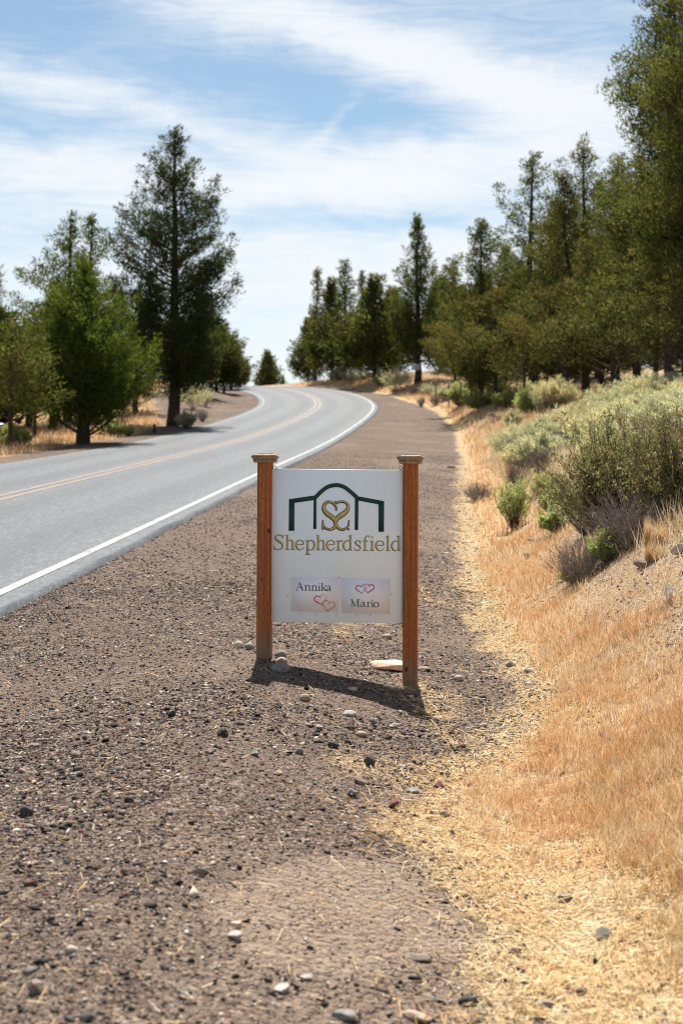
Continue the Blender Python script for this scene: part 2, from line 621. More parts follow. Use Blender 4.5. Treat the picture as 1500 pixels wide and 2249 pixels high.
def mat_wood(name, knots):
    """redwood stained post: grain along z, rows of treatment cuts, a few knots"""
    m, t = newmat(name)
    tc = t.node('ShaderNodeTexCoord').outputs['Object']
    x, y, z = t.sep(tc)
    warp = t.noise(t.mapping(tc, scale=(8, 8, 1.5)), 1, 3)
    gr = t.noise(t.mapping(tc, scale=(150, 150, 3.0)), 1, 4, .65, .4)
    band = t.noise(t.mapping(tc, scale=(38, 38, .9)), 1, 3, .6, .8)
    c = t.mix(t.smooth(gr, .3, .72), (.26, .072, .0165), (.47, .143, .034))
    c = t.mix(t.smooth(band, .5, .68), c, t.mix(1.0, c, (.60, .55, .50), 'MULTIPLY'))
    c = t.mix(t.smooth(warp, .35, .75), c, t.mix(1.0, c, (1.2, 1.16, 1.1), 'MULTIPLY'))
    # slits, staggered
    col = t.m('MULTIPLY', t.m('ADD', x, y), 105)
    ci = t.m('FLOOR', col)
    cf = t.m('ABSOLUTE', t.m('SUBTRACT', t.m('FRACT', col), .5))
    rw = t.m('FRACT', t.m('ADD', t.m('MULTIPLY', z, 17), t.m('MULTIPLY', t.m('SINE', t.m('MULTIPLY', ci, 12.9898)), 437.58)))
    slit = t.m('MULTIPLY', t.m('LESS_THAN', cf, .11), t.m('LESS_THAN', rw, .5))
    slit = t.m('MULTIPLY', slit, t.smooth(t.noise(t.mapping(tc, scale=(30, 30, 6)), 1, 2), .3, .55))
    c = t.mix(t.m('MULTIPLY', slit, .75), c, (.045, .014, .005))
    c = t.mix(t.m('MULTIPLY', t.smooth(t.m('SUBTRACT', t.m('ADD', t.m('MULTIPLY', t.noise(tc, 22, 4), .3), .40), z), 0, .16), .75), c, (.19, .135, .10))
    h = t.m('SUBTRACT', gr, slit)
    for kx, kz, kr in knots:
        dx = t.m('DIVIDE', t.m('SUBTRACT', x, kx), kr)
        dz = t.m('DIVIDE', t.m('SUBTRACT', z, kz), kr * 1.35)
        d = t.m('SQRT', t.m('ADD', t.m('MULTIPLY', dx, dx), t.m('MULTIPLY', dz, dz)))
        front = t.m('LESS_THAN', y, -.03)
        k = t.m('MULTIPLY', t.m('SUBTRACT', 1.0, t.smooth(t.m('ADD', d, t.m('MULTIPLY', gr, .3)), .8, 1.3)), front)
        ring = t.ramp(t.m('FRACT', t.m('MULTIPLY', d, 2.2)), [(0, (.035, .012, .006)), (1, (.10, .035, .012))])
        c = t.mix(k, c, ring)
    finish(t, c, .55, .3, h, .4, .003)
    return m


def mat_stone(name, stops, scale=9):
    m, t = newmat(name)
    tc = t.node('ShaderNodeTexCoord').outputs['Object']
    oi = t.node('ShaderNodeObjectInfo').outputs['Random']
    v = t.mapping(tc, loc=(1, 2, 3))
    v2 = t.node('ShaderNodeVectorMath', dict(operation='ADD'))
    t.l.new(v, v2.inputs[0])
    t.l.new(t.comb(t.m('MULTIPLY', oi, 50), 0.0, 0.0), v2.inputs[1])
    n = t.noise(v2.outputs[0], scale * 3, 6, .65)
    f = t.noise(v2.outputs[0], scale * 14, 4, .6)
    c = t.ramp(n, stops)
    c = t.mix(t.smooth(f, .55, .7), c, t.mix(1.0, c, (.6, .6, .6), 'MULTIPLY'))
    finish(t, c, .9, .25, t.m('ADD', n, t.m('MULTIPLY', f, .5)), .6, .008)
    return m


def mat_islands(name, stops, rough=.9, spec=.2, trans=0.0, interp='LINEAR'):
    m, t = newmat(name)
    rnd = t.node('ShaderNodeNewGeometry').outputs['Random Per Island']
    pos = t.node('ShaderNodeNewGeometry').outputs['Position']
    c = t.ramp(rnd, stops, interp)
    n = t.noise(pos, 120, 3)
    c = t.mix(t.smooth(n, .3, .7), t.mix(1.0, c, (.78, .78, .78), 'MULTIPLY'), t.mix(1.0, c, (1.15, 1.15, 1.15), 'MULTIPLY'))
    if trans:
        patch = t.noise(pos, 2.2, 6, .75)
        c = t.mix(t.smooth(t.noise(pos, 14, 4, .7), .53, .66), c, t.mix(1.0, c, (1.06, 1.22, 1.55), 'MULTIPLY'))
        c = t.mix(t.smooth(t.noise(t.mapping(pos, loc=(5, 5, 5)), 19, 3, .7), .56, .68), c, t.mix(1.0, c, (.62, .50, .42), 'MULTIPLY'))
        c = t.mix(t.smooth(patch, .42, .6), c, t.mix(1.0, c, (.92, .78, .66), 'MULTIPLY'))
        d = t.node('ShaderNodeBsdfDiffuse', Color=c)
        tr = t.node('ShaderNodeBsdfTranslucent', Color=c)
        mx = t.node('ShaderNodeMixShader', Fac=trans)
        t.l.new(d.outputs[0], mx.inputs[1])
        t.l.new(tr.outputs[0], mx.inputs[2])
        o = t.node('ShaderNodeOutputMaterial')
        t.l.new(mx.outputs[0], o.inputs[0])
    else:
        finish(t, c, rough, spec)
    return m


M = {}
M['ground'] = mat_ground()
M['asphalt'] = mat_asphalt()
M['white_paint'] = mat_paint('white_paint', (.27, .27, .268), .66)
M['worn_paint'] = mat_paint('worn_paint', (.18, .18, .178), .60)
M['yellow_paint'] = mat_paint('yellow_paint', (.25, .142, .036), .58)
M['pebbles'] = mat_islands('pebbles', [(0, (.012, .011, .011)), (.22, (.030, .027, .026)), (.42, (.070, .058, .052)), (.54, (.128, .080, .060)), (.62, (.125, .055, .039)), (.70, (.15, .142, .14)),
                                       (.82, (.25, .185, .145)), (.93, (.40, .325, .26)), (1, (.55, .48, .41))])
M['crumbs'] = mat_islands('crumbs', [(0, (.08, .055, .04)), (.4, (.19, .135, .092)), (.8, (.31, .23, .155)), (1, (.42, .34, .26))])
M['straw'] = mat_islands('straw', [(0, (.36, .24, .115)), (.35, (.62, .44, .23)), (.8, (.78, .62, .37)), (1, (.88, .78, .58))], trans=.2)
M['dry_grass'] = mat_islands('dry_grass', [(0, (.36, .20, .095)), (.25, (.62, .39, .195)), (.55, (.76, .545, .305)), (.82, (.85, .70, .46)), (1, (.92, .84, .68))], trans=.35)
M['gold_grass'] = mat_islands('gold_grass', [(0, (.40, .27, .125)), (.5, (.66, .49, .26)), (1, (.84, .71, .46))], trans=.35)
M['pale_grass'] = mat_islands('pale_grass', [(0, (.44, .36, .23)), (.5, (.62, .53, .35)), (1, (.80, .72, .52))], trans=.35)
M['juniper'] = mat_leaf('juniper', [(0, (.022, .038, .012)), (.45, (.055, .076, .022)), (.8, (.105, .120, .038)), (1, (.18, .165, .065))], .40, (.098, .092, .032))
M['juniper_dark'] = mat_leaf('juniper_dark', [(0, (.016, .030, .014)), (.5, (.030, .050, .020)), (.85, (.070, .086, .030)), (1, (.15, .14, .06))], .32, (.05, .056, .022))
M['juniper_olive'] = mat_leaf('juniper_olive', [(0, (.016, .026, .009)), (.4, (.045, .058, .018)), (.75, (.105, .108, .038)), (1, (.20, .175, .072))], .36, (.118, .094, .038))
M['juniper_bright'] = mat_leaf('juniper_bright', [(0, (.032, .054, .010)), (.5, (.062, .090, .018)), (.85, (.105, .125, .030)), (1, (.16, .15, .045))], .42, (.095, .105, .024))
M['dead_needles'] = mat_leaf('dead_needles', [(0, (.12, .075, .05)), (1, (.26, .18, .13))], .2)
M['bark'] = mat_plain('bark', (.060, .044, .034), .95, .1, .45, 14)
M['twig_grey'] = mat_plain('twig_grey', (.21, .17, .15), .9, .2, .35, 30)
M['twig_brown'] = mat_plain('twig_brown', (.12, .075, .05), .9, .2, .35, 30)
M['twig_pale'] = mat_plain('twig_pale', (.58, .54, .49), .8, .2, .15, 30)
M['sage'] = mat_leaf('sage', [(0, (.22, .225, .15)), (.5, (.355, .36, .275)), (.9, (.50, .49, .40)), (1, (.62, .585, .48))], .4, (.48, .42, .29), 2.5)
M['sage_green'] = mat_leaf('sage_green', [(0, (.20, .235, .11)), (.5, (.34, .38, .18)), (1, (.50, .52, .30))], .4, (.29, .29, .14), 2.5)
M['bitterbrush'] = mat_leaf('bitterbrush', [(0, (.075, .075, .036)), (.4, (.145, .142, .072)), (.8, (.25, .235, .13)), (1, (.38, .34, .20))], .35, (.19, .14, .085), 3)
M['white_panel'] = mat_plain('white_panel', (.87, .94, .99), .45, .4, .015, 5)
M['green_print'] = mat_plain('green_print', (.010, .045, .043), .45, .35, .12, 30)
M['gold'] = mat_plain('gold', (.52, .42, .17), .38, .5, .22, 60, Metallic=.15)
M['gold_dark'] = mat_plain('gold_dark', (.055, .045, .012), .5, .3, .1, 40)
M['ink'] = mat_plain('ink', (.045, .062, .07), .5, .3, .3, 60)
M['red_ink'] = mat_plain('red_ink', (.60, .07, .13), .5, .3, .4, 55)
M['paper'] = mat_plain('paper', (.96, .93, .97), .55, .35, .02, 9)
M['cap_wood'] = mat_plain('cap_wood', (.30, .20, .13), .7, .3, .3, 60)
M['cap_plate'] = mat_plain('cap_plate', (.02, .022, .026), .3, .5)
M['zinc'] = mat_plain('zinc', (.42, .43, .44), .4, .5, .1, 90, Metallic=.8)
M['steel_dark'] = mat_plain('steel_dark', (.10, .09, .085), .6, .4, .3, 60, Metallic=.6)
M['utility_paint'] = mat_plain('utility_paint', (.22, .27, .26), .5, .4, .12, 9)
M['sticker'] = mat_plain('sticker', (.60, .16, .03), .5, .4, .1, 20)
M['notice_white'] = mat_plain('notice_white', (.72, .69, .72), .5, .4, .05, 9)
M['wire'] = mat_plain('wire', (.17, .14, .12), .6, .4, .2, 30)


def mat_clear():
    m, t = newmat('clear_acrylic')
    tr = t.node('ShaderNodeBsdfTransparent', Color=(1, 1, 1, 1))
    g = t.node('ShaderNodeBsdfGlossy', Color=(1, 1, 1, 1), Roughness=.12)
    mx = t.node('ShaderNodeMixShader', Fac=.012)
    t.l.new(tr.outputs[0], mx.inputs[1])
    t.l.new(g.outputs[0], mx.inputs[2])
    o = t.node('ShaderNodeOutputMaterial')
    t.l.new(mx.outputs[0], o.inputs[0])
    return m


M['clear'] = mat_clear()

# ------------------------------------------------------------------ ground sheet
gx = graded([(-420, -120, 30), (-120, -40, 5), (-40, -14, .9), (-14, -3.2, .3), (-3.2, -1.9, .08), (-1.9, 3.0, .035), (3.0, 6, .09), (6, 16, .3), (16, 40, 1.2), (40, 120, 6), (120, 420, 30)])
gy = graded([(-60, -6, 6), (-6, 2.5, .5), (2.5, 10.5, .035), (10.5, 18, .08), (18, 40, .25), (40, 120, .6), (120, 200, 3), (200, 650, 25)])
X, Y = np.meshgrid(gx, gy)
Z = ground(X, Y)
nx, ny = len(gx), len(gy)
i = np.arange(ny - 1)[:, None] * nx + np.arange(nx - 1)[None]
go = mk('ground', np.stack([X, Y, Z], -1).reshape(-1, 3), np.stack([i, i + 1, i + nx + 1, i + nx], -1).reshape(-1, 4), M['ground'], smooth=True)
tag(go, kind='structure', label='gravel shoulder and dry grass ground either side of the road')
_, _, zv, zs, zgr, zh = zones(X.ravel(), Y.ravel())
_tr = np.maximum(track(X.ravel(), Y.ravel()), .4 * sst(fbm(X.ravel() * .7 + 31, Y.ravel() * .5, 77, 4), .02, .2))
_da = go.data.attributes.new('dirt', 'FLOAT', 'POINT')
_da.data.foreach_set('value', _tr.astype(np.float32))
at_ = go.data.attributes.new('zone', 'FLOAT_COLOR', 'POINT')
at_.data.foreach_set('color', np.stack([zv, zs, zgr, zh], 1).astype(np.float32).ravel())

# ------------------------------------------------------------------ road and its paint
ry = graded([(-30, 30, .5), (30, 120, .4), (120, 200, 1)])
ru = np.array([ROAD_L, ROAD_L + .12, -6.3, -5.5, -4.7, -3.9, -3.12, -2.3, -1.5, -.7, 0, ROAD_R - .1, ROAD_R])
RY, RU = np.meshgrid(ry, ru, indexing='ij')
ragged = .11 * fbm(RY * 2.3, RU * 0 + 3, 61, 5)
RUe = RU + np.where(np.abs(RU - ROAD_R) < .01, ragged * 1.6, 0) + np.where(np.abs(RU - ROAD_L) < .01, ragged, 0)
RX = XR(RY) + RUe
crown = .05 * (1 - ((RU + 3.12) / 3.3) ** 2)
RZ = P(RY) + .005 + np.clip(crown, -.01, 1) * .6
n1, n2 = RY.shape
# thickness: a skirt down both edges
V = np.stack([RX, RY, RZ], -1)
skl = V[:, :1].copy(); skl[..., 2] -= .12; skl[..., 0] -= .04
skr = V[:, -1:].copy(); skr[..., 2] -= .12; skr[..., 0] += .04
V = np.concatenate([skl, V, skr], 1)
n2 += 2
i = np.arange(n1 - 1)[:, None] * n2 + np.arange(n2 - 1)[None]
road = mk('road', V.reshape(-1, 3), np.stack([i, i + 1, i + n2 + 1, i + n2], -1).reshape(-1, 4), M['asphalt'], smooth=False)
tag(road, kind='structure', label='two-lane grey asphalt road curving uphill out of sight')
la = road.data.attributes.new('lane', 'FLOAT', 'POINT')
lu = np.concatenate([RU[:, :1], RU, RU[:, -1:]], 1)
la.data.foreach_set('value', lu.astype(np.float32).ravel())


def stripe(name, u0, wdt, mat, label):
    uu = np.array([u0 - wdt / 2, u0, u0 + wdt / 2])
    SY, SU = np.meshgrid(ry, uu, indexing='ij')
    jit = .006 * fbm(SY * 3, SU * 9, 67, 3)
    hd = np.gradient(XR(ry), ry)[:, None]
    SX = XR(SY) + u0 + (SU - u0) * np.sqrt(1 + hd ** 2) + jit
    cz = .05 * (1 - ((SU + 3.12) / 3.3) ** 2)
    # follow the facets of the road so the paint stays 5 mm above
    SZ = P(SY) + .005 + np.interp(SU, ru, np.clip(.05 * (1 - ((ru + 3.12) / 3.3) ** 2), -.01, 1) * .6) + .005
    a, b = SY.shape
    i = np.arange(a - 1)[:, None] * b + np.arange(b - 1)[None]
    o = mk(name, np.stack([SX, SY, SZ], -1).reshape(-1, 3), np.stack([i, i + 1, i + b + 1, i + b], -1).reshape(-1, 4), mat)
    tag(o, kind='structure', label=label)


stripe('edge_line', 0, .105, M['white_paint'], 'white edge line along the near gravel shoulder')
stripe('edge_line', -6.3, .09, M['worn_paint'], 'white edge line along the far side by the trees')
stripe('centre_line', -3.12 - .13, .105, M['yellow_paint'], 'worn yellow centre line nearer the trees')
stripe('centre_line', -3.12 + .13, .105, M['yellow_paint'], 'worn yellow centre line nearer the sign')

# ------------------------------------------------------------------ the sign
SY0 = 8.2
KS = FPX / SY0


def sx(px):
    return (px - 750) / KS


def szz(py):
    return CAMZ + (1000 - py) / KS


sign = empty('roadside_sign', (0, SY0, 0))
tag(sign, 'white venue sign hung between two orange-brown wooden posts on the gravel', 'sign')


def make_post(pxc_top, pxc_bot, py_top, py_base, w, yaw, knots):
    z0, z1 = szz(py_base), szz(py_top)
    L = z1 - z0 + .35
    g = Geo()
    b = .0045
    h = w / 2
    prof = np.array([[-h + b, -h], [h - b, -h], [h, -h + b], [h, h - b], [h - b, h], [-h + b, h], [-h, h - b], [-h, -h + b]])
    zs_ = [0, .35, L * .6, L]
    V = np.concatenate([np.c_[prof, np.full(8, z)] for z in zs_])
    F = []
    for k in range(3):
        for j in range(8):
            F.append([k * 8 + j, k * 8 + (j + 1) % 8, (k + 1) * 8 + (j + 1) % 8, (k + 1) * 8 + j])
    g.add(V, F)
    g.add(np.c_[prof, np.full(8, L)], [list(range(8))])
    p = g.build('post', mat_wood('post_wood', [(kx, kz + .35, kr) for kx, kz, kr in knots]), sign)
    p.location = (sx(pxc_bot), 0, z0 - .35)
    lean = math.atan2(sx(pxc_top) - sx(pxc_bot), L - .35)
    p.rotation_euler = (0, lean, yaw)
    # moulded cap in three stepped layers with a small dark plate on top
    c = Geo()
    c.frustum(L - .004, w + .030, L + .011, w + .048)
    c.frustum(L + .011, w + .040, L + .014, w + .036)
    c.frustum(L + .014, w + .040, L + .021, w + .050)
    c.frustum(L + .021, w + .050, L + .031, w + .062)
    c.frustum(L + .031, w + .062, L + .0365, w + .060)
    c.frustum(L + .0365, w + .058, L + .0455, w + .004)
    cap = c.build('post_cap', M['cap_wood'], p)
    c = Geo()
    c.frustum(L + .0455, w - .002, L + .0485, w - .004)
    c.build('cap_plate', M['cap_plate'], p)
    return p


make_post(582.5, 580, 1014.5, 1438, .081, R(-7), [(.030, szz(1165) - szz(1438), .011), (-.012, szz(1271) - szz(1438), .007), (-.01, szz(1095) - szz(1438), .004)])
make_post(901.5, 900.5, 1017.0, 1500, .079, R(-12), [(-.018, szz(1468) - szz(1500), .012)])

PY = -.012   # front face of the panel, relative to the sign's middle
ROLL = R(.62)
panel_c = (sx(741), szz(1199))


def place_on_panel(o):
    """all panel pieces share one tilt about the panel's centre"""
    o.location = (panel_c[0], 0, panel_c[1])
    o.rotation_euler = (0, ROLL, 0)


g = Geo()
pw, ph = 290 / KS, 336 / KS
g.box((0, PY + .006, 0), (pw, .012, ph))
panel = g.build('sign_panel', M['white_panel'], sign)
place_on_panel(panel)
bm_ = panel.modifiers.new('bevel', 'BEVEL')
bm_.width = .0015
bm_.segments = 1

_c, _s = math.cos(ROLL), math.sin(ROLL)


def loc(px, py):
    """photo point -> panel's own x, z"""
    dx, dz = sx(px) - panel_c[0], szz(py) - panel_c[1]
    # undo the tilt
    return (dx * _c - dz * _s, dx * _s + dz * _c)


def l1(cx, cy):
    return loc(595 + cx / 5, 1040 + cy / 5)


def l2(cx, cy):
    return loc(620 + cx / 5.5556, 1255 + cy / 5.5556)


k1, k2 = 1 / 5 / KS, 1 / 5.5556 / KS
# emblem: gabled outline in dark green
g = Geo()
eps = 0
for poly in ([(200, 281), (261, 272), (258, 628), (197, 628)], [(261, 272), (476, 240), (500, 268), (470, 292), (261, 321)], [(470, 288), (500, 262), (500, 608), (466, 608)],
             [(922, 262), (962, 250), (957, 617), (920, 617)], [(962, 250), (1181, 291), (1181, 338), (960, 296)], [(1181, 291), (1242, 303), (1240, 638), (1180, 638)]):
    eps += .00008
    g.prism([l1(*p) for p in poly], PY - .0016 - eps, PY - .0002)
A_ = crv([(484, 268), (545, 205), (620, 148), (715, 126), (800, 146), (875, 200), (944, 262)], 8)
g.ribbon([l1(*p) for p in A_], [44 * k1] * len(A_), PY - .0022, PY - .0002)
g.build('arch_emblem', M['green_print'], panel)


def stroke2(ctrl, fn, kk, y, grow=0.0, off=(0, 0), n=8):
    C = crv(ctrl, n)
    return [fn(p[0] + off[0], p[1] + off[1]) for p in C], np.maximum((C[:, 2] + grow) * kk, .0004), y


SSH = [[(718, 408, 8), (718, 372, 13), (697, 336, 20), (660, 312, 19), (620, 312, 22), (588, 345, 28), (584, 390, 36), (612, 432, 44), (660, 468, 46), (700, 505, 40), (714, 550, 34), (695, 593, 24), (650, 610, 20), (605, 598, 14), (578, 568, 8)],
       [(718, 322, 14), (760, 308, 16), (812, 312, 18), (846, 345, 24), (842, 395, 36), (806, 432, 46), (758, 466, 48), (722, 500, 40), (716, 548, 30), (738, 593, 22), (785, 612, 20), (830, 598, 14), (853, 572, 8)],
       [(572, 508, 3), (573, 560, 12), (573, 615, 14)], [(859, 508, 3), (853, 560, 9), (842, 592, 9)], [(842, 592, 10), (862, 618, 8)], [(713, 298, 4), (713, 330, 14)]]
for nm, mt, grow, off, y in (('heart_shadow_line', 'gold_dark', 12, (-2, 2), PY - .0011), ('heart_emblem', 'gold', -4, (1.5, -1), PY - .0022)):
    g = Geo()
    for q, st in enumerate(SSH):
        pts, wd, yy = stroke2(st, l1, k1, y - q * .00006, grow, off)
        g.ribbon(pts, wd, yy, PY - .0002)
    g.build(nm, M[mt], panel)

# hand-drawn serif letters: strokes (x, y, width); baseline 0, capital height 1, small letters .66
T, N_ = .125, .05


def sf(x0, x1, y, w=N_):
    return [(x0, y, w), ((x0 + x1) / 2, y, w), (x1, y, w)]


def stem(x, y0, y1, w=T):
    return [(x, y0, w), (x, (y0 + y1) / 2, w), (x, y1, w)]


GL = {
    'S': [[(.50, .76, .03), (.47, .88, .05), (.36, .97, .055), (.24, .97, .07), (.12, .88, .10), (.12, .72, .12), (.26, .57, .15), (.42, .44, .15), (.50, .28, .13), (.45, .10, .09), (.30, .02, .055), (.16, .03, .05), (.06, .12, .05), (.035, .26, .03)],
          [(.51, .72, .02), (.51, .99, .03)], [(.03, .0, .03), (.03, .28, .02)]],
    'h': [stem(.19, 0, 1.0), [(.04, .95, .03), (.19, .985, .05)], sf(.03, .36, .022), [(.22, .46, .04), (.32, .60, .05), (.46, .655, .07), (.58, .59, .11), (.62, .44, T), (.62, 0, T)], sf(.47, .78, .022)],
    'e': [[(.09, .37, .045), (.30, .37, .045), (.54, .37, .045)], [(.54, .38, .07), (.52, .53, .07), (.42, .63, .055), (.31, .65, .05), (.16, .58, .09), (.09, .40, .12), (.10, .24, .125), (.20, .06, .10), (.36, .01, .06), (.48, .07, .045), (.57, .18, .03)]],
    'p': [stem(.18, -.30, .65), [(.03, .60, .03), (.18, .64, .05)], sf(.02, .36, -.28), [(.22, .50, .045), (.32, .62, .05), (.46, .64, .07), (.60, .52, .12), (.64, .33, .13), (.58, .12, .11), (.45, .01, .06), (.32, .02, .045), (.22, .10, .04)]],
    'r': [stem(.18, 0, .65), [(.03, .60, .03), (.18, .64, .05)], sf(.03, .38, .022), [(.21, .42, .04), (.30, .57, .05), (.40, .64, .07), (.49, .60, .12)]],
    'd': [stem(.52, 0, 1.0), [(.38, .95, .03), (.52, .985, .05)], [(.52, .02, .05), (.62, .03, .04)], [(.49, .53, .04), (.42, .63, .05), (.30, .65, .06), (.15, .54, .11), (.09, .32, .13), (.14, .11, .11), (.27, .01, .06), (.40, .04, .045), (.49, .14, .04)]],
    's': [[(.36, .48, .03), (.34, .59, .04), (.26, .64, .05), (.17, .64, .06), (.10, .57, .08), (.10, .48, .10), (.20, .38, .12), (.32, .28, .12), (.36, .17, .10), (.31, .05, .07), (.21, .01, .05), (.12, .03, .045), (.06, .12, .04), (.05, .20, .03)],
          [(.37, .46, .02), (.37, .66, .025)]],
    'f': [[(.20, 0, T), (.20, .45, T), (.20, .74, .11), (.26, .92, .07), (.37, .98, .05), (.46, .95, .06), (.49, .88, .08)], sf(.04, .40, .022), sf(.05, .40, .63)],
    'i': [stem(.18, 0, .65), [(.03, .60, .03), (.18, .64, .05)], sf(.03, .34, .022), [(.12, .88, .09), (.18, .88, .13), (.235, .88, .09)]],
    'l': [stem(.18, 0, 1.0), [(.03, .95, .03), (.18, .985, .05)], sf(.03, .34, .022)],
    'A': [[(.40, .98, .04), (.22, .48, .045), (.05, .02, .04)], [(.38, .99, .06), (.56, .5, .13), (.74, .02, .13)], [(.16, .33, .045), (.40, .33, .045), (.62, .33, .045)], sf(-.02, .18, .022), sf(.58, .88, .022)],
    'n': [stem(.17, 0, .65), [(.03, .60, .03), (.17, .64, .05)], sf(.03, .33, .022), [(.20, .46, .04), (.29, .60, .05), (.42, .655, .07), (.53, .59, .11), (.57, .44, T), (.57, 0, T)], sf(.42, .72, .022)],
    'k': [stem(.17, 0, 1.0), [(.03, .95, .03), (.17, .985, .05)], sf(.03, .33, .022), [(.55, .62, .04), (.40, .47, .045), (.23, .30, .045)], [(.32, .40, .09), (.45, .22, .13), (.60, .02, .12)], sf(.46, .74, .022), sf(.42, .68, .63)],
    'a': [[(.10, .50, .09), (.12, .60, .06), (.24, .655, .06), (.37, .61, .10), (.40, .48, T), (.40, .14, T), (.46, .03, .07), (.56, .05, .04)], [(.39, .40, .04), (.22, .33, .06), (.10, .22, .10), (.10, .10, .11), (.19, .02, .08), (.30, .06, .05), (.39, .16, .04)]],
    'M': [[(.14, .98, .05), (.14, .5, .05), (.14, .02, .05)], [(.14, .98, .10), (.30, .5, .13), (.48, .02, .11)], [(.48, .02, .04), (.64, .5, .045), (.82, .98, .04)], [(.84, .98, .13), (.84, .5, .13), (.84, .02, .13)],
          sf(.02, .26, .022), sf(.70, .98, .022), sf(.02, .2, .978), sf(.78, .98, .978)],
    'o': [[(.30, .65, .055), (.17, .60, .10), (.09, .45, .13), (.09, .22, .13), (.17, .06, .10), (.30, .01, .055), (.43, .06, .10), (.51, .22, .13), (.51, .45, .13), (.43, .60, .10), (.30, .65, .055)]],
}


def glyph(ch, fn, x0, x1, yb, hcap, kk, y, mat, grow=0.0, off=(0, 0), parent=None, name='letter', fat=1.0):
    st = GL[ch]
    xs = np.concatenate([[p[0] for p in s] for s in st])
    a, b = xs.min(), xs.max()
    fx = (x1 - x0) / (b - a)
    g = Geo()
    for q, s in enumerate(st):
        C = crv([(x0 + (p[0] - a) * fx, yb - p[1] * hcap, p[2] * hcap * fat) for p in s], 7 if len(s) > 3 else 2)
        pts = [fn(p[0] + off[0], p[1] + off[1]) for p in C]
        wd = np.maximum((C[:, 2] + grow) * kk, .0005)
        g.ribbon(pts, wd, y - q * .00004, PY - .0002 if fn is l1 else y + .0004)
    return g.build(name, mat, parent)


word = [('S', 40, 136), ('h', 160, 266), ('e', 280, 366), ('p', 378, 480), ('h', 498, 605), ('e', 617, 705), ('r', 718, 788), ('d', 800, 893), ('s', 920, 985), ('f', 1010, 1082), ('i', 1090, 1136), ('e', 1155, 1245), ('l', 1264, 1308), ('d', 1328, 1424)]
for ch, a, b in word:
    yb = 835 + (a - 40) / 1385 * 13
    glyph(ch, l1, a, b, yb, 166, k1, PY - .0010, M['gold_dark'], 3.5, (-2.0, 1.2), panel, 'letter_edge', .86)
    glyph(ch, l1, a, b, yb, 166, k1, PY - .0020, M['gold'], -1.0, (1.2, -.6), panel, 'letter', .86)

# two name cards behind one clear sheet
CR = R(1.55)


def card(name, c4, mat, y0, y1):
    g = Geo()
    g.prism([l2(*p) for p in c4], y0, y1)
    o = g.build(name, mat, panel)
    return o


c1 = card('name_card', [(118, 62), (692, 74), (682, 494), (104, 482)], M['paper'], PY - .0018, PY - .0003)
c2 = card('name_card', [(722, 78), (1316, 92), (1312, 520), (722, 506)], M['paper'], PY - .0018, PY - .0003)
for o in (c1, c2):
    o.parent = sign
    place_on_panel(o)
CY = PY - .0024
for ch, a, b in [('A', 168, 264), ('n', 272, 350), ('n', 356, 430), ('i', 436, 468), ('k', 472, 548), ('a', 548, 600)]:
    glyph(ch, l2, a, b, 228 + (a - 168) * .026, 100, k2, CY, M['ink'], .5, (0, 0), c1)
for ch, a, b in [('M', 834, 940), ('a', 955, 1020), ('r', 1030, 1078), ('i', 1082, 1112), ('o', 1116, 1172)]:
    glyph(ch, l2, a, b, 427 + (a - 834) * .024, 92, k2, CY, M['ink'], .5, (0, 0), c2)


def heart(cx, cy, w, h, rot, parent, w0, w1, q):
    th = np.linspace(0, 2 * np.pi, 46)
    hx = 16 * np.sin(th) ** 3 / 32
    hy = (13 * np.cos(th) - 5 * np.cos(2 * th) - 2 * np.cos(3 * th) - np.cos(4 * th)) / 29
    X_ = hx * w
    Y_ = -hy * h
    c, s = math.cos(R(rot)), math.sin(R(rot))
    pts = [l2(cx + x * c - y * s, cy + x * s + y * c) for x, y in zip(X_, Y_)]
    wd = (w0 + (w1 - w0) * (.5 - .5 * np.sin(th)) ** 1.5) * k2
    g = Geo()
    g.ribbon(pts, wd, CY - q * .00006, CY + .0004)
    g.build('printed_heart', M['red_ink'], parent)


heart(470, 340, 152, 125, -14, c1, 5, 15, 0)
heart(566, 412, 150, 130, 14, c1, 7, 7, 1)
heart(962, 208, 128, 108, -7, c2, 6, 13, 0)
heart(1050, 200, 134, 112, 9, c2, 13, 6, 1)

g = Geo()
g.prism([l2(*p) for p in [(88, 50), (1330, 78), (1326, 536), (82, 500)]], PY - .0058, PY - .0036)
cs = g.build('cover_sheet', M['clear'], sign)
place_on_panel(cs)
for px, py in [(632, 1308), (660, 1345.5), (694, 1347.5), (739, 1348.5), (782, 1350), (813, 1350.5), (744.5, 1267), (859.5, 1304.5)]:
    lx, lz = loc(px, py)
    g = Geo()
    g.box((lx, PY - .005, lz), (.0165, .0095, .021))
    cl = g.build('clip', M['clear'], sign)
    place_on_panel(cl)
    g = Geo()
    th = np.linspace(0, 2 * np.pi, 9)[:-1]
    g.prism([(lx + .0028 * math.cos(a), lz + .0028 * math.sin(a)) for a in th], PY - .0115, PY - .0099)
    g.build('screw', M['steel_dark'], cl)
for px, py, mt in [(603.5, 1027, 'steel_dark'), (879.5, 1028, 'zinc'), (877, 1367, 'steel_dark')]:
    g = Geo()
    th = np.linspace(0, 2 * np.pi, 13)
    lx, lz = sx(px), szz(py)
    g.tube(np.c_[lx + .010 * np.cos(th), np.full(13, -.004), lz + .010 * np.sin(th)], .0024, 5)
    sgn = -1 if px < 700 else 1
    g.tube([(lx + .010 * sgn, -.004, lz), (lx + .024 * sgn, -.004, lz)], .0028, 5)
    g.build('eye_hook', M[mt], sign)

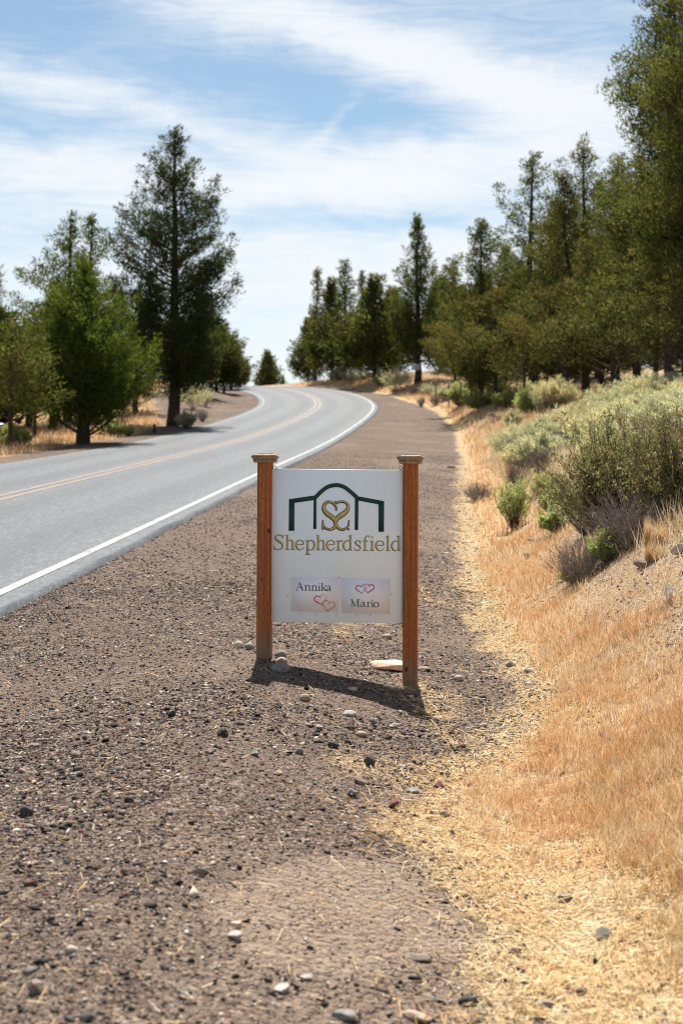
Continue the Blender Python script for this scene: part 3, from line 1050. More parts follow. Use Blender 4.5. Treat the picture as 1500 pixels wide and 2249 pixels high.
# ------------------------------------------------------------------ stones
def ico(sub):
    p = (1 + 5 ** .5) / 2
    V = np.array([(-1, p, 0), (1, p, 0), (-1, -p, 0), (1, -p, 0), (0, -1, p), (0, 1, p), (0, -1, -p), (0, 1, -p), (p, 0, -1), (p, 0, 1), (-p, 0, -1), (-p, 0, 1)], float)
    V /= np.linalg.norm(V[0])
    F = [(0, 11, 5), (0, 5, 1), (0, 1, 7), (0, 7, 10), (0, 10, 11), (1, 5, 9), (5, 11, 4), (11, 10, 2), (10, 7, 6), (7, 1, 8), (3, 9, 4), (3, 4, 2), (3, 2, 6), (3, 6, 8), (3, 8, 9), (4, 9, 5), (2, 4, 11), (6, 2, 10), (8, 6, 7), (9, 8, 1)]
    for _ in range(sub):
        V = list(map(tuple, V))
        mid, NF = {}, []

        def mp(a, b):
            k = (min(a, b), max(a, b))
            if k not in mid:
                v = np.array(V[a]) + np.array(V[b])
                V.append(tuple(v / np.linalg.norm(v)))
                mid[k] = len(V) - 1
            return mid[k]
        for a, b, c in F:
            x, y, z = mp(a, b), mp(b, c), mp(c, a)
            NF += [(a, x, z), (b, y, x), (c, z, y), (x, y, z)]
        V, F = np.array(V), NF
    return V, np.array(F)


I0, F0 = ico(0)
I3, F3 = ico(3)
OC = np.array([(1, 0, 0), (-1, 0, 0), (0, 1, 0), (0, -1, 0), (0, 0, 1), (0, 0, -1)], float)
OF = np.array([(0, 2, 4), (2, 1, 4), (1, 3, 4), (3, 0, 4), (2, 0, 5), (1, 2, 5), (3, 1, 5), (0, 3, 5)])


def rock_mesh(seed, angular):
    r = np.random.default_rng(seed)
    V = I3.copy()
    # cut with random planes for facets
    for _ in range(13 if angular else 4):
        n = r.normal(size=3)
        n /= np.linalg.norm(n)
        d = r.uniform(.46, .80) if angular else r.uniform(.78, .95)
        k = np.maximum(V @ n - d, 0)
        V = V - k[:, None] * n * (.92 if angular else .8)
    nz = (fbm(V[:, 0] * 2 + seed, V[:, 1] * 2 + V[:, 2] * 1.7, seed, 4)) * (.22 if angular else .12)
    return V * (1 + nz)[:, None]


def rock(px, py, w, h, dep, mat, label, seed, angular=True, rz=None, sink=.25, sm=True):
    """w, h in photo pixels at its spot"""
    x, y, z = at(px, py)
    k = y / FPX
    o = mk('rock', rock_mesh(seed, angular) * np.array([w * k / 2, w * k / 2 * dep, h * k / 2 * 1.25]), F3, mat, smooth=not angular)
    o.location = (x, y, z + h * k * (.5 - sink))
    o.rotation_euler = (0, 0, rz if rz is not None else (seed * 1.7) % 1.2 - .6)
    return tag(o, label, 'rock', 'loose stones lying on the shoulder')


M['st_grey'] = mat_stone('stone_grey', [(.3, (.16, .15, .14)), (.7, (.30, .285, .26))])
M['st_dark'] = mat_stone('stone_dark', [(.3, (.028, .027, .027)), (.7, (.085, .08, .076))])
M['st_tan'] = mat_stone('stone_tan', [(.3, (.27, .205, .15)), (.7, (.41, .32, .245))])
M['st_pale'] = mat_stone('stone_pale', [(.3, (.31, .265, .235)), (.7, (.46, .41, .37))])
M['st_red'] = mat_stone('stone_red', [(.3, (.085, .03, .026)), (.7, (.19, .085, .07))])
M['st_pink'] = mat_stone('stone_pink', [(.3, (.50, .31, .22)), (.7, (.66, .46, .35))])
M['st_brown'] = mat_stone('stone_brown', [(.3, (.15, .11, .085)), (.7, (.27, .205, .165))])
RK = [
    (862, 1467, 108, 22, .8, 'st_pink', 'flat pinkish sandstone slab lying behind the lower sign post', 3, True, .1),
    (930, 1474, 44, 14, .8, 'st_brown', 'small flat brown slab poking out beside the lower sign post', 4, True, .3),
    (619, 1444, 24, 18, .9, 'st_grey', 'rounded grey stone on top of the pile beside the upper sign post', 5, False, .2),
    (619, 1456, 26, 14, .9, 'st_tan', 'flat tan stone in the middle of the pile beside the upper sign post', 6, False, .1),
    (617, 1474, 44, 20, .9, 'st_grey', 'large grey stone in the sign shadow by the upper post', 7, False, .1),
    (524, 1423, 22, 18, .9, 'st_pale', 'pale rounded stone on gravel just left of the upper sign post', 8, False, .1),
    (548, 1425, 22, 15, .9, 'st_grey', 'bluish grey stone touching the upper sign post', 9, False, .4),
    (670, 1539, 24, 17, .9, 'st_tan', 'rounded beige stone just below the sign shadow', 10, False, .2),
    (768, 1572, 32, 14, .8, 'st_pale', 'whitish flat stone below the middle of the sign shadow', 11, False, -.3),
    (849, 1402, 24, 11, .8, 'st_tan', 'small beige stone seen under the sign panel', 12, False, .2),
    (1121, 1463, 26, 15, .9, 'st_grey', 'grey faceted stone near the grass edge beyond the sign', 13, True, .2),
    (1160, 1477, 22, 9, .9, 'st_dark', 'small dark stone at the edge of the dry grass', 14, True, .2),
    (1122, 1508, 32, 13, .8, 'st_tan', 'tan flat stone beside a small white one near the grass', 15, True, -.3),
    (1160, 1505, 18, 8, .8, 'st_pale', 'small white stone next to the dry grass edge', 16, False, .2),
    (1007, 1493, 22, 12, .9, 'st_pale', 'small pale stone level with the foot of the lower post', 17, False, .2),
    (960, 1514, 28, 13, .9, 'st_dark', 'black clod beside the foot of the lower sign post', 18, True, .1),
    (771, 1516, 30, 8, .8, 'st_pale', 'thin white chip lying between the two sign posts', 19, True, .1),
    (793, 1616, 26, 11, .8, 'st_tan', 'cream flat stone on gravel below the sign shadow', 20, False, .1),
    (864, 1598, 30, 11, .8, 'st_pale', 'pale flake among straw below the lower post', 21, True, .2),
    (490, 1618, 26, 22, .9, 'st_dark', 'dark blocky stone alone on the open gravel', 22, True, .3),
    (379, 1573, 22, 14, .9, 'st_dark', 'dark stone farthest up the open gravel', 23, True, .2),
    (74, 1641, 28, 14, .9, 'st_brown', 'brown stone near the picture edge on open gravel', 24, True, .2),
    (172, 1663, 30, 16, .9, 'st_brown', 'tan-topped stone with dark underside on open gravel', 25, True, -.2),
    (62, 1790, 40, 24, .9, 'st_dark', 'black lump of rock near the road side of the gravel', 26, True, .1),
    (118, 1816, 22, 13, .9, 'st_grey', 'grey stone just below the black lump', 27, True, .1),
    (730, 1640, 30, 20, .9, 'st_dark', 'dark angular stone with a lighter top below the sign', 28, True, .2),
    (812, 1683, 34, 30, .8, 'st_dark', 'black upright shard at the straw edge', 29, True, .6),
    (790, 1722, 34, 20, .8, 'st_brown', 'brownish grey stone above a larger grey one in straw', 30, True, -.4),
    (771, 1748, 40, 22, .8, 'st_grey', 'large dark grey stone in the straw drift', 31, True, .1),
    (865, 1775, 36, 26, .8, 'st_red', 'dark red stone with a black side in straw', 32, True, -.6),
    (961, 1730, 30, 17, .9, 'st_red', 'dusty red stone near the tall orange grass', 33, True, .2),
    (910, 1741, 36, 12, .9, 'st_grey', 'flat grey stone between the two red ones', 34, True, .2),
    (610, 1702, 26, 14, .9, 'st_tan', 'light tan stone at the edge of the straw drift', 35, True, .2),
    (460, 1655, 24, 12, .9, 'st_brown', 'low brown stone below the dark blocky one', 36, True, .2),
    (440, 1920, 52, 16, .8, 'st_brown', 'broad brownish stone half sunk in the foreground gravel', 37, True, .1),
    (520, 2036, 44, 16, .8, 'st_pink', 'pinkish flat stone just behind a cream one', 38, True, .1),
    (515, 2062, 50, 20, .9, 'st_pale', 'cream flat stone in the blurred foreground gravel', 39, True, .1),
    (672, 2150, 44, 13, .8, 'st_pale', 'blurred pale pebble low in the foreground', 40, True, -.5),
    (622, 2178, 52, 17, .8, 'st_pale', 'blurred pale grey stone beside the pale pebble', 41, True, .1),
    (920, 2106, 62, 18, .7, 'st_brown', 'flat brown stone with a black shadow on foreground dirt', 42, True, 0),
    (1322, 2060, 46, 26, .9, 'st_grey', 'lumpy pitted grey rock in the foreground straw', 43, True, .1),
    (1306, 2120, 24, 18, .9, 'st_dark', 'small dark grey stone below the pitted rock', 44, True, .1),
    (1127, 2094, 36, 18, .9, 'st_brown', 'grey brown stone in straw level with the pitted rock', 45, True, .1),
    (1141, 2134, 24, 15, .9, 'st_red', 'small reddish round stone in the foreground straw', 46, False, .1),
    (1030, 2205, 62, 24, .8, 'st_dark', 'dark grey stone at the bottom edge in straw', 47, True, .1),
    (1190, 2213, 50, 20, .8, 'st_grey', 'greyish stone at the bottom among straw', 48, True, .1),
    (1276, 2182, 44, 16, .7, 'st_brown', 'dark flat bark-like stone in the foreground straw', 49, True, -.3),
    (915, 2240, 80, 20, .8, 'st_tan', 'large tan stone at the very bottom of the gravel', 50, True, 0),
    (755, 2238, 70, 18, .8, 'st_grey', 'blurred flat grey stone at the bottom beside the tan one', 51, True, .2),
    (80, 2180, 56, 40, .9, 'st_brown', 'big blurred brown stone in the near corner of the gravel', 52, True, .2),
    (190, 2240, 40, 20, .9, 'st_dark', 'black blurred stone at the bottom corner', 53, True, .2),
    (1082, 917, 26, 17, .9, 'st_dark', 'black boulder on the far orange grass verge', 54, True, .2),
    (1058, 921, 14, 9, .9, 'st_dark', 'small dark stone next to the far black boulder', 55, True, .2),
    (990, 1027, 26, 7, .7, 'st_pale', 'thin white stone on the shoulder beyond the sign', 56, True, .1),
    (975, 1790, 26, 13, .9, 'st_grey', 'small grey stone where straw meets tall grass', 57, True, .1),
    (700, 1600, 22, 12, .9, 'st_grey', 'small grey stone between two dark ones below the sign', 58, True, .1),
    (560, 1660, 24, 14, .9, 'st_grey', 'grey stone in the coarse gravel patch', 59, True, .1),
    (655, 1655, 28, 16, .9, 'st_grey', 'mid grey stone in the coarse gravel below the sign', 60, True, .4),
]
for px, py, w, h, dp, mt, lb, sd_, ang, rz in RK:
    rock(px, py, w, h, dp, M[mt], lb, sd_, ang, rz)

# gravel: real pebbles, one mass
def sample(n, ylo, yhi, ulo, uhi, pw=1.0):
    """points on the right shoulder, thinning with distance"""
    a = rng.random(n)
    y = (ylo ** (1 - pw) + a * (yhi ** (1 - pw) - ylo ** (1 - pw))) ** (1 / (1 - pw)) if abs(pw - 1) > 1e-3 else ylo * (yhi / ylo) ** a
    u = ulo + (uhi - ulo) * rng.random(n)
    return XR(y) + u, y


def pebbles(name, n, ylo, yhi, smin, smax, V0, F0_, cover, ulo=.30, uhi=4.4, pw=1.0, keep=None):
    x, y = sample(n, ylo, yhi, ulo, uhi, pw)
    inx = np.abs(x) < .29 * y + .9
    x, y = x[inx], y[inx]
    u, e, veg, st, gr, hl = zones(x, y)
    dens = (1 - .8 * veg) * (1 - (.9 if smax > .015 else .6) * track(x, y)) * (1 - .45 * sst(fbm(x * .7 + 31, y * .5, 77, 4), .02, .2))
    coarse = sst(fbm(x * .9 + 11, y * .9, 71, 4), -.12, .12)
    dens = dens * (1 - cover + cover * coarse)
    if keep:
        dens = hl * (.15 + .85 * coarse) * .6
    k = rng.random(len(x)) < dens
    x, y = x[k], y[k]
    n = len(x)
    s = smin * (smax / smin) ** (rng.random(n) ** 2.2) / 2
    z = ground(x, y)
    V = V0[None] * (1 + .30 * rng.normal(size=(n, len(V0), 1)).clip(-1.6, 1.6)) + .20 * rng.normal(size=(n, len(V0), 3))
    V = V * (s[:, None, None] * np.stack([.75 + .5 * rng.random(n), .75 + .5 * rng.random(n), .42 + .38 * rng.random(n)], -1)[:, None])
    a = rng.random(n) * 6.283
    c, q = np.cos(a)[:, None], np.sin(a)[:, None]
    tl = rng.normal(size=n)[:, None] * .25
    Vx, Vy, Vz = V[..., 0], V[..., 1], V[..., 2]
    V = np.stack([Vx * c - Vy * q, Vx * q + Vy * c, Vz + tl * Vx], -1)
    V += np.stack([x, y, z + s * .18], -1)[:, None]
    F = (F0_[None] + (np.arange(n) * len(V0))[:, None, None]).reshape(-1, 3)
    return V.reshape(-1, 3), F


parts_ = [pebbles('a', 230000, 3.0, 12, .004, .012, OC, OF, .25), pebbles('b', 46000, 3.0, 13, .008, .021, I0, F0, .6), pebbles('c', 2300, 3.0, 16, .018, .040, I0, F0, .9),
          pebbles('f', 2600, 4.9, 8.1, .012, .028, I0, F0, .9, .9, 3.6), pebbles('d', 46000, 10, 40, .010, .030, OC, OF, .3)]
V, F, off = [], [], 0
for v, f in parts_:
    V.append(v)
    F.append(f + off)
    off += len(v)
gv = mk('gravel', np.concatenate(V), np.concatenate(F), M['pebbles'])
tag(gv, 'loose brown and grey gravel covering the road shoulder', kind='stuff')
v, f = pebbles('e', 60000, 6, 15, .008, .035, OC, OF, .5, 4.0, 7.5, 1.0, True)
tag(mk('dirt_crumbs', v, f, M['crumbs']), 'crumbs of dry earth and small stones on the bare bank', kind='stuff')


# ------------------------------------------------------------------ straw and grass
def blades(x, y, z, L, wd, lean, az, tilt_rand):
    """one pointed blade per root"""
    n = len(x)
    d = np.stack([np.cos(az), np.sin(az), np.zeros(n)], -1)
    s = np.stack([-np.sin(az + tilt_rand), np.cos(az + tilt_rand), np.zeros(n)], -1)
    base = np.stack([x, y, z], -1)
    ln = lean[:, None]
    tip = base + L[:, None] * (ln * d + np.array([0, 0, 1]) * np.sqrt(np.clip(1 - ln ** 2, .0, 1)))
    w = wd[:, None] / 2
    V = np.stack([base - s * w, base + s * w, tip], 1)
    return V.reshape(-1, 3), np.arange(n * 3).reshape(-1, 3)


def litter(x, y, L, wd, az, r):
    """straws lying on the ground, each bridging between two heights"""
    n = len(x)
    dx, dy = np.cos(az) * L / 2, np.sin(az) * L / 2
    h = .004 + .02 * r.random((2, n)) ** 1.5
    a = np.stack([x - dx, y - dy, ground(x - dx, y - dy) + h[0]], -1)
    b = np.stack([x + dx, y + dy, ground(x + dx, y + dy) + h[1]], -1)
    s = np.stack([-np.sin(az), np.cos(az), r.normal(size=n) * .5], -1) * wd[:, None] / 2
    V = np.stack([a - s, a + s, b + s * .7, b - s * .7], 1)
    return V.reshape(-1, 3), np.arange(n * 4).reshape(-1, 4)


def scatter(n, ylo, yhi, ulo, uhi, fn, pw=1.0, margin=1.0):
    x, y = sample(n, ylo, yhi, ulo, uhi, pw)
    k = np.abs(x) < .29 * y + margin
    x, y = x[k], y[k]
    k = rng.random(len(x)) < fn(x, y)
    return x[k], y[k]


def stack(name, lst, mat, label):
    V, F, off = [], [], 0
    for v, f in lst:
        V.append(v)
        F.append(f + off)
        off += len(v)
    return tag(mk(name, np.concatenate(V), np.concatenate(F), mat), label, kind='stuff')


# flat straw litter
def straw_p(x, y):
    u, e, veg, st, gr, hl = zones(x, y)
    return np.clip(st * 1.0 + .02 * (u > 1.0) + .25 * hl * (u < 6.2), 0, 1) * (1 - .6 * hl)


lst = []
for n, a, b, w in ((230000, 3.0, 13, .0024), (26000, 11, 30, .008)):
    x, y = scatter(n, a, b, .8, 7, straw_p)
    m = len(x)
    lst.append(litter(x, y, .018 + .075 * rng.random(m) ** 2, w * (.5 + .8 * rng.random(m)), rng.random(m) * 6.283, rng))
stack('straw', lst, M['straw'], 'pale dry straw strewn over gravel and grass edge')


# standing cheatgrass on the verge
def grass_p(x, y):
    u, e, veg, st, gr, hl = zones(x, y)
    front = sst(y + .35 * fbm(x * 2, y * 2, 81, 3) + .9 * sst(x, .95, 1.15), 5.0, 5.45)
    clump = sst(fbm(x * 2.6, y * 2.6, 83, 3) + .8 * fbm(x * 11, y * 11, 84, 2), -.20, .14)
    return sst(e, -.05, .28) * front * (.10 + .90 * clump) * (1 - sst(u + .7 * fbm(x * 1.1, y * 1.1, 85, 3) - np.interp(y, [5, 6.3, 7.6, 12, 20, 40], [1.0, .75, .0, .15, .6, .8]), 4.1, 4.75) * .95)


lst = []
for n, a, b, w, l0, l1_ in ((640000, 3.0, 9, .0026, .03, .095), (230000, 8, 16, .0046, .04, .11), (90000, 14, 45, .012, .06, .14)):
    x, y = scatter(n, a, b, 3.3, 9.5 if a > 10 else 7.0, grass_p)
    m = len(x)
    L = l0 + (l1_ - l0) * rng.random(m)
    L *= .6 + .8 * np.clip(.5 + fbm(x * 1.3, y * 1.3, 87, 3) * 1.6, 0, 1)
    lst.append(blades(x, y, ground(x, y), L, w * (.6 + .8 * rng.random(m)), .08 + .82 * rng.random(m), rng.random(m) * 6.283, rng.normal(size=m) * .8))
x, y = scatter(26000, 4.0, 13, 3.3, 6.5, grass_p)
m = len(x)
lst.append(blades(x, y, ground(x, y), .08 + .12 * rng.random(m), .0022 * (.6 + .8 * rng.random(m)), .3 + .65 * rng.random(m), rng.random(m) * 6.283, rng.normal(size=m) * .8))
stack('dry_grass', lst, M['dry_grass'], 'orange dry cheatgrass standing along the verge')


# taller golden grass at the near edge of the verge
def gold_p(x, y):
    u, e, veg, st, gr, hl = zones(x, y)
    return sst(x + .25 * fbm(x * 2.2, y * 2.2, 88, 3), .86, 1.08) * sst(fbm(x * 6, y * 6, 89, 3), -.3, .1)


x, y = scatter(70000, 3.3, 6.2, 3.6, 5.4, gold_p, .5, 1.2)
m = len(x)
stack('golden_grass', [blades(x, y, ground(x, y), .035 + .11 * rng.random(m) ** 1.5, .0026 * (.6 + .8 * rng.random(m)), .1 + .75 * rng.random(m), rng.random(m) * 6.283, rng.normal(size=m) * .8)], M['gold_grass'], 'taller golden grass nearest the camera')


# verge across the road and far bank
def far_p(x, y):
    u, e, veg, st, gr, hl = zones(x, y)
    return np.where(u < 0, veg, sst(e, .0, .3))


lst = []
nf_ = 190000
y = 24 + 70 * rng.random(nf_)
u = np.where(rng.random(nf_) < .45, -7.7 - 22 * rng.random(nf_) ** 1.7, 1.6 + 12 * rng.random(nf_) ** 1.2)
y = np.where(u > 0, 34 + 78 * rng.random(nf_), y)
x = XR(y) + u
k = (np.abs(x) < .34 * y + 3) & (rng.random(nf_) < far_p(x, y) * np.where(u > 0, .25 + .75 * sst(fbm(x * .8, y * .5, 97, 3), -.15, .15), 1))
x, y = x[k], y[k]
m = len(x)
lst.append(blades(x, y, ground(x, y), .12 + .26 * rng.random(m) ** 2, .014 + .016 * rng.random(m), .1 + .6 * rng.random(m), rng.random(m) * 6.283, rng.normal(size=m) * .8))
stack('verge_grass', lst, M['dry_grass'], 'dry orange grass under the trees and along the far verge')


# thin pale stems on the bank between the brush
def bank_p(x, y):
    u = x - XR(y)
    return sst(u, 4.6, 5.6) * (.35 + .65 * sst(fbm(x * 1.2, y * 1.2, 95, 3), -.1, .15))


x, y = scatter(290000, 6, 36, 4.4, 12, bank_p, .6)
m = len(x)
lst = [blades(x, y, ground(x, y), .08 + .22 * rng.random(m) ** 1.5, .0035 + .00035 * y, .1 + .7 * rng.random(m), rng.random(m) * 6.283, rng.normal(size=m) * .8)]
stack('bank_grass', lst, M['pale_grass'], 'thin pale bunchgrass stems on the brushy bank')


# ------------------------------------------------------------------ trees
def unit(v):
    return v / (np.linalg.norm(v, axis=-1, keepdims=True) + 1e-9)


def sprays(C, D, n_each, rad, L, wd, r, long=1.0, flat=.75):
    """leaf sprays round clump centres C pointing about D; rad and n_each may differ per clump"""
    n_each = np.broadcast_to(n_each, (len(C),)).astype(int)
    rad = np.broadcast_to(rad, (len(C),))
    c = np.repeat(C, n_each, 0)
    d = np.repeat(D, n_each, 0)
    rd = np.repeat(rad, n_each)[:, None]
    n = len(c)
    off = r.normal(size=(n, 3))
    off *= (np.minimum(1, 1.5 / np.linalg.norm(off, axis=1)))[:, None]
    a = (r.random((n, 1)) - .3) * 2.0 * long
    taper = np.clip(1.15 - .55 * np.abs(a), .25, 1)
    p = c + off * rd * np.array([1, 1, flat]) * taper + d * a * rd
    dr = unit(d * .9 + r.normal(size=(n, 3)) * .5 + unit(off) * .4)
    sd_ = unit(np.cross(dr, r.normal(size=(n, 3))))
    ll = (L * (.55 + .9 * r.random(n)))[:, None]
    ww = (wd * (.6 + .8 * r.random(n)))[:, None]
    V = np.stack([p + sd_ * ww / 2, p + dr * ll, p - sd_ * ww / 2], 1)
    return V.reshape(-1, 3), np.arange(n * 3).reshape(-1, 3)


def tree_meshes(seed, H, Rm, prof, base=.12, nb=60, up=(.15, .7), pad=.26, leaves=90, leafL=.13, leafW=.05, trunk_r=None, lean=0.0, gap=.0, tops=1, per=1.0, dead_low=0, long=1.0, rag=.35, inner=.34, flat=.75):
    """juniper: tapered trunk, rising limbs, pads of scale leaves. prof: radius profile over crown height (0 low, 1 top)"""
    r = np.random.default_rng(seed)
    wood = Geo()
    tr = trunk_r or H * .016
    PC, PD, PR = [], [], []
    for tp in range(tops):
        Ht = H * (1 if tp == 0 else r.uniform(.86, .97))
        zs_ = np.linspace(-.3, Ht, 12)
        wx = np.cumsum(r.normal(size=12) * .012 * H * .3) + lean * np.linspace(0, 1, 12) * H
        wy = np.cumsum(r.normal(size=12) * .012 * H * .3)
        if tp:
            sp = (tp * 2 - 3) * Rm * .45
            wx = wx + sp * np.clip(np.linspace(-.2, 1.4, 12), 0, 1)
        wx -= wx[0]
        wy -= wy[0]
        rad = tr * (1 - np.clip((zs_ / Ht), 0, 1)) ** .8 * np.where(zs_ < .3, 1.25, 1) + .012
        wood.tube(np.c_[wx, wy, zs_], rad * (1 if tp == 0 else .75), 8)
        n = nb // tops
        hf = ((np.arange(n) + r.random(n)) / n) ** .92
        az = np.arange(n) * 2.39996 + r.normal(size=n) * .5
        ph = r.random(4) * 6.283
        for f, a in zip(hf, az):
            z0 = Ht * (base + (1 - base) * f * .985)
            # uneven outline: lobes that change with height and side
            lobe = 1 + rag * (.6 * math.sin(2 * a + 9 * f + ph[0]) + .5 * math.sin(a + 17 * f + ph[1]) + .4 * math.sin(3 * a - 29 * f + ph[2]))
            ln = Rm * np.interp(f, np.linspace(0, 1, len(prof)), prof) * r.uniform(.7, 1.1) * np.clip(lobe, .35, 1.3)
            if gap and r.random() < gap:
                ln *= .4
            ln = max(ln, .12)
            e = r.uniform(*up) * (.55 + .6 * f)
            k = 5
            t = np.linspace(0, 1, k)
            hx, hy = np.interp(z0, zs_, wx), np.interp(z0, zs_, wy)
            d0 = np.array([math.cos(a), math.sin(a)])
            bend = r.normal() * .18
            px = hx + ln * (t * d0[0] - bend * t ** 2 * d0[1])
            py = hy + ln * (t * d0[1] + bend * t ** 2 * d0[0])
            pz = z0 + ln * (e * t + .25 * t ** 2) - ln * e * .7
            B = np.c_[px, py, pz]
            br = tr * .30 * (1 - f * .65) * (ln / Rm * .7 + .3)
            wood.tube(B, br * (1 - t * .85), 4)
            if dead_low and f < dead_low:
                continue
            m = max(2, int(per * (1 + ln * (1 - inner) / .225)))
            tt = np.clip(inner + (1.02 - inner) * (np.arange(m) + r.random(m)) / m, 0, 1.0)
            if f > .8:
                tt = np.clip(tt - .2, .1, 1)
            c = np.stack([np.interp(tt, t, B[:, q]) for q in range(3)], -1)
            nrm = np.array([-d0[1], d0[0], 0])
            sd0 = (r.random(m) - .5) * .75 * ln * np.sin(np.pi * np.clip(tt * .85, 0, 1))
            c2 = c + sd0[:, None] * nrm + r.normal(size=(m, 3)) * np.array([.06, .06, .10]) + np.array([0, 0, .10])
            for q in range(m):
                wood.tube(np.stack([c[q] - .25 * (c[q] - B[0]) * .5, (c[q] + c2[q]) / 2 + .02, c2[q]]), [br * .35 + .004, br * .22 + .003, .003], 3)
            PC.append(c2)
            PD.append(unit(np.array([d0[0] * .55, d0[1] * .55, .8]) + .3 * r.normal(size=(m, 3))))
            PR.append(pad * r.uniform(.6, 1.25, m) * (1.12 - .66 * f))
        z = Ht - np.linspace(-.02, .9, 7)
        PC.append(np.c_[np.interp(z, zs_, wx), np.interp(z, zs_, wy), z] + r.normal(size=(7, 3)) * .05)
        PD.append(unit(np.tile([[0, 0, 1.]], (7, 1)) + .25 * r.normal(size=(7, 3))))
        PR.append(pad * np.linspace(.28, .6, 7))
    PC, PD, PR = np.concatenate(PC), np.concatenate(PD), np.concatenate(PR)
    nl = np.maximum(6, leaves * (PR / pad) ** 2).astype(int)
    V, F = sprays(PC, PD, nl, PR, leafL, leafW, r, long, flat)
    return wood, V, F


CON = [.6, .85, 1.0, .98, .88, .74, .57, .39, .21, .05]
OVAL = [.7, .95, 1.0, 1.0, .96, .88, .76, .60, .40, .10]
HIGH = [.34, .56, .80, .97, 1.0, .94, .82, .66, .44, .10]
SLIM = [.65, .9, 1.0, .95, .85, .7, .54, .37, .2, .05]
BUSH = [.8, 1.0, 1.0, .94, .84, .71, .56, .39, .22, .06]
CACHE = {}


def tree(px, d, top, halfw, mat, label, key, seed=0, prof=CON, group='junipers growing along the road', name='juniper_tree', stretch=1.0, dy=0, **kw):
    """px: trunk's bearing, d: metres away, top: height of the tip, halfw: crown half width (photo px at that distance)"""
    x = (px - 750) / FPX * d
    z = gz(x, d)
    H = CAMZ + (1000 - top) / FPX * d - z
    Rm = halfw / FPX * d
    rz = 0.0
    if key in CACHE:
        src, H0, R0 = CACHE[key]
        o = copy_tree(src, (x, d, z - .02), (seed * 2.1) % 6.283, (Rm / R0, Rm / R0, H / H0))
        for ch in o.children:
            if ch.name.startswith('crown') and mat and ch.data.materials[0] != mat:
                ch.data = ch.data.copy()
                ch.data.materials[0] = mat
    else:
        o = empty(name, (x, d, z - .02))
        wood, V, F = tree_meshes(seed, H, Rm, prof, **kw)
        wood.build('trunk', M['bark'], o, smooth=True)
        mk('crown', V, F, mat, o)
        CACHE[key] = (o, H, Rm)
    tag(o, label, 'tree', group)
    return o


J, JD, JO, JB = M['juniper'], M['juniper_dark'], M['juniper_olive'], M['juniper_bright']
LG = 'junipers across the road'
RG = 'junipers on the bank side of the road'
# across the road
tree(380, 62, 288, 136, JD, 'tallest dark juniper standing alone at the road edge across the road', 'tall', 11, HIGH, LG, base=.10, trunk_r=.26, gap=.15, up=(.2, .8), nb=125, pad=.38, leaves=170, leafL=.14, leafW=.048, rag=.28, long=1.4, per=.95)
tree(182, 47, 585, 132, JB, 'bright green bushy juniper in front of the taller trees across the road', 'bushy', 12, BUSH, LG, base=.13, trunk_r=.19, up=(.5, 1.1), nb=120, pad=.32, leaves=190, leafL=.12, leafW=.036, long=1.8, rag=.2)
tree(152, 64, 474, 108, J, 'open-crowned juniper rising behind the bright green bushy one', 'open', 13, OVAL, LG, base=.15, trunk_r=.2, gap=.3, nb=46, pad=.34, leaves=130, leafL=.15, leafW=.055)
tree(205, 68, 476, 80, J, 'thin-topped juniper between the bushy one and the tallest', 'thin', 14, SLIM, LG, base=.15, trunk_r=.18, gap=.2, nb=46, pad=.36, leaves=120, leafL=.16, leafW=.06)
tree(24, 43, 715, 100, J, 'juniper with bare lower trunks at the picture edge', 'edge', 15, OVAL, LG, base=.22, dead_low=.1, nb=60, pad=.26, leaves=100, leafL=.11, leafW=.04)
tree(78, 52, 690, 84, JO, 'brownish juniper behind the edge tree across the road', 'edge', 3, group=LG)
tree(112, 58, 680, 84, JD, 'shaded juniper in the gap behind the bushy one', 'thin', 5, group=LG)
tree(265, 75, 640, 60, J, 'slender juniper showing between the bushy and tallest trees', 'thin', 8, group=LG)
tree(290, 82, 700, 60, JO, 'low olive juniper behind the tallest tree trunk', 'open', 2, group=LG)
tree(440, 82, 690, 62, JD, 'dark juniper just behind the tallest tree', 'thin', 4, group=LG)
tree(492, 92, 722, 52, JO, 'olive juniper on the inside of the bend', 'edge', 7, group=LG)
tree(528, 104, 778, 24, JD, 'short dark juniper last before the road crest', 'bushy', 4, group=LG)
tree(465, 104, 700, 44, J, 'mid green juniper between the tall tree and the crest', 'open', 6, group=LG)
# bare grey-brown tree cut by the frame
o = tree(-4, 56, 590, 40, M['dead_needles'], 'half-dead brown tree at the edge across the road', 'dead', 16, SLIM, LG, 'bare_tree', base=.15, gap=.2, nb=60, pad=.22, leaves=14, leafL=.15, leafW=.04)
for q, (px, d, tp, hw, ky) in enumerate([(-90, 52, 560, 90, 'open'), (-190, 60, 600, 90, 'edge'), (-300, 66, 540, 100, 'thin'), (-240, 46, 640, 90, 'edge'), (-420, 60, 560, 100, 'open')]):
    tree(px, d, tp, hw, (J, JO)[q % 2], 'juniper farther along the verge across the road', ky, q + 2, group='junipers farther along the verge')
# over the crest
tree(590, 150, 775, 19, J, 'lone juniper poking up beyond the road crest', 'slim', 17, CON, 'trees beyond the crest', base=.12, nb=50, pad=.5, leaves=70, leafL=.3, leafW=.12)
tree(622, 160, 826, 9, JO, 'small rounded juniper top beside the lone one beyond the crest', 'bushy', 2, group='trees beyond the crest')
